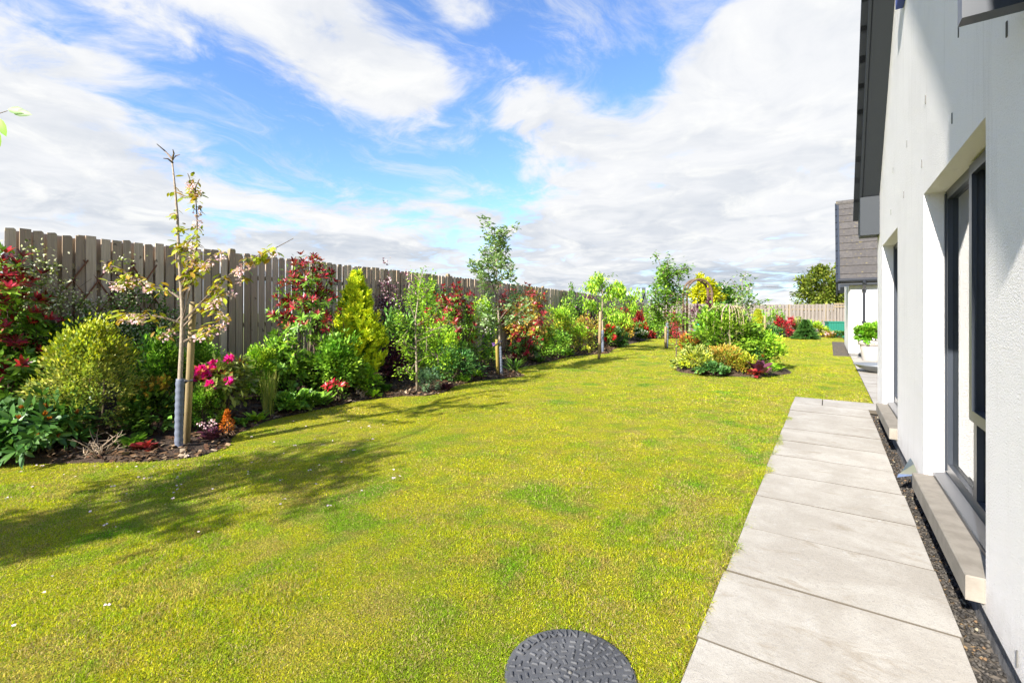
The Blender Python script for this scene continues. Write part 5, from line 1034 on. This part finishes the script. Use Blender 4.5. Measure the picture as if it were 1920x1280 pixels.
# ---------------------------------------------------------------- off to the side: the tree whose shadow falls on the lawn
r = np.random.default_rng(77); tb = np.array([-4.25, -1.25, 0]); root = plant('apple_tree', 'leafy tree at the near end whose twig tips show at the picture edge', 'tree', tb)
MB().tube([tb, tb+[.02, .05, .9], tb+[.05, .1, 1.7], tb+[.0, .2, 2.6]], [.045, .038, .03, .012], 9).build('trunk', M['bark'], root, True, off=tb); mb, lf = MB(), Leaves(); tips = []
for i in range(24):
    z = r.uniform(.95, 2.1); a = r.uniform(0, 6.28); L = r.uniform(.5, 1.0); s = tb+[.03, .08, z]; e = s+np.array([math.cos(a)*L*1.05, math.sin(a)*L*.8, r.uniform(.05, .5)*L]); pth = np.array([s, (s+e)/2+[0, 0, .05], e]); mb.tube(pth, [.014, .009, .004], 5); tips.append(pth)
tw = np.array([tb+[.0, .15, 2.0], tb+[-.1, .9, 2.35], P(-40, 225, 3.2), P(14, 208, 3.2)]); mb.tube(tw, [.016, .01, .005, .002], 5); tw2 = np.array([P(-40, 225, 3.2), P(2, 236, 3.2)]); mb.tube(tw2, [.004, .002], 5)
mb.build('branches', M['bark'], root, off=tb)
for pth in tips:
    for c in along(r, pth, 20, .25):
        k = 7; lf.add(c+r.normal(0, .07, (k, 3)), nrm(rdir(r, k)+[0, 0, .1]), nrm(rdir(r, k)+[0, 0, 1]), .085*r.uniform(.7, 1.2, k), .05, pick(r, PAL['green'], k))
for (x, y, dx, dy) in ((0, 196, -1, .3), (14, 205, 1, -.15), (24, 211, 1, -.1), (0, 222, .3, -1), (-8, 240, .2, -1), (-30, 215, -.5, .6)): lf.add([P(x, y, 3.2)], [CS*dx, SN*dx, dy], [SN, -CS, .25], .13, .06, pick(r, PAL['mid'], 1), LEAF12)
lf.build('foliage', root, M['leaf'], tb)

# ---------------------------------------------------------------- beyond the fences
def bigtree(name, label, px, D, wpx, ytop, ybot, pal, seed, n=7000, L=.35, clumps=90):
    r = np.random.default_rng(seed); b = atD(px, D); b[2] = -.15; zt, zb = ztop(ytop, D), ztop(ybot, D); root = plant(name, label, 'tree', b); w = wpx*D/FPX; q, c = blob_pts(r, n, clumps, .10, (.55, 1.05), 2.0, -.8); rad = np.array([w/2, w/2, (zt-zb)/2]); ctr = b+[0, 0, (zt+zb)/2+.15]
    Ls = L*r.uniform(.6, 1.2, n); Leaves().add(ctr+q*rad, nrm(nrm(q)+rdir(r, n)*.8), nrm(rdir(r, n)*.6+[0, 0, 1]), Ls, Ls*.6, pick(r, PAL[pal], n)).build('crown', root, M['leaf'], b)
    MB().tube([b, b+[0, 0, (zb+zt)*.4], b+[0, 0, zt*.8]], [w*.05, w*.035, w*.01], 8).build('trunk', M['bark'], root, off=b); stems(root, b+[0, 0, zb*.8], ctr+c[r.choice(len(c), 12)]*rad*.85, r, w*.02, M['bark'], name='limbs')
PAL['willow'] = [(.16, .20, .02), (.12, .17, .02), (.20, .22, .03), (.08, .12, .015)]; PAL['ygold'] = [(.62, .58, .015), (.50, .50, .015), (.36, .40, .015)]
bigtree('ash_tree', 'large olive green tree beyond the end fence beside the wing', 1545, 62, 94, 494, 600, 'willow', 201, 9000, .45, 80); bigtree('golden_tree', 'yellow leaved tree showing through the garden arch', 1322, 55, 52, 519, 590, 'ygold', 202, 4500, .40, 60); bigtree('pine_tree', 'dark green tree right behind the yellow one', 1357, 62, 44, 536, 590, 'dark', 203, 3500, .4, 50)
bigtree('hedge_tree', 'olive round tree beyond the fence corner behind the drooping leaves', 1155, 48, 36, 534, 590, 'mid', 204, 2500, .35, 40)
def farhouse(label, px, D, wpx, yr, ye, wm, rm_, rz):
    b = atD(px, D); w = wpx*D/FPX; zr, ze = ztop(yr, D), ztop(ye, D); root = empty('cottage', b, label, 'house', rz=rz); d = w*1.2
    m = MB(); m.prism([(-w/2, -.2), (w/2, -.2), (w/2, ze), (0, zr-.05), (-w/2, ze)], 1, 0, d); m.build('wall', M[wm], root); 
    for s in (-1, 1):
        m = MB(); t = .25; m.prism([(0, zr), (s*(w/2+.4), ze-(zr-ze)/(w/2)*.4), (s*(w/2+.4), ze-(zr-ze)/(w/2)*.4+t), (0, zr+t)], 1, -.4, d+.4); m.build('roof', M[rm_], root)
    MB().box(-.35, .35, d*.5, d*.5+.6, zr-.3, zr+1.1).build('chimney', M[wm], root)
farhouse('distant stone gabled cottage over the end fence', 1268, 85, 20, 557, 566, 'brick', 'farroof', YAW+.25); farhouse('distant steep dark roofed house past the fence corner', 1208, 95, 14, 549, 572, 'farroof', 'farroof', YAW-.2)
farhouse('distant white walled house behind the drooping tree', 1185, 100, 24, 556, 564, 'whitewall', 'farroof', YAW+.5)
pp_ = atD(1349, 110); up_ = empty('utility_pole', pp_, 'thin utility pole carrying the overhead wire', 'pole'); MB().tube([(0, 0, -.2), (0, 0, ztop(528, 110))], .14, 8).build('pole', M['wire'], up_); MB().box(-.9, .9, -.06, .06, ztop(531, 110), ztop(531, 110)+.15).build('crossarm', M['wire'], up_)
wA, wB = P(1349, 530, 110), P(1700, 540, 95); t = np.linspace(0, 1, 14)[:, None]; wr_ = wA+(wB-wA)*t-np.array([0, 0, 1.])*(t*(1-t))*3.0; o = MB(); o.tube(wr_-wA, .035, 4); o = o.build('overhead_wire', M['wire']); o.location = tuple(wA); tag(o, 'thin dark overhead wire crossing the sky right of the arch', 'wire')
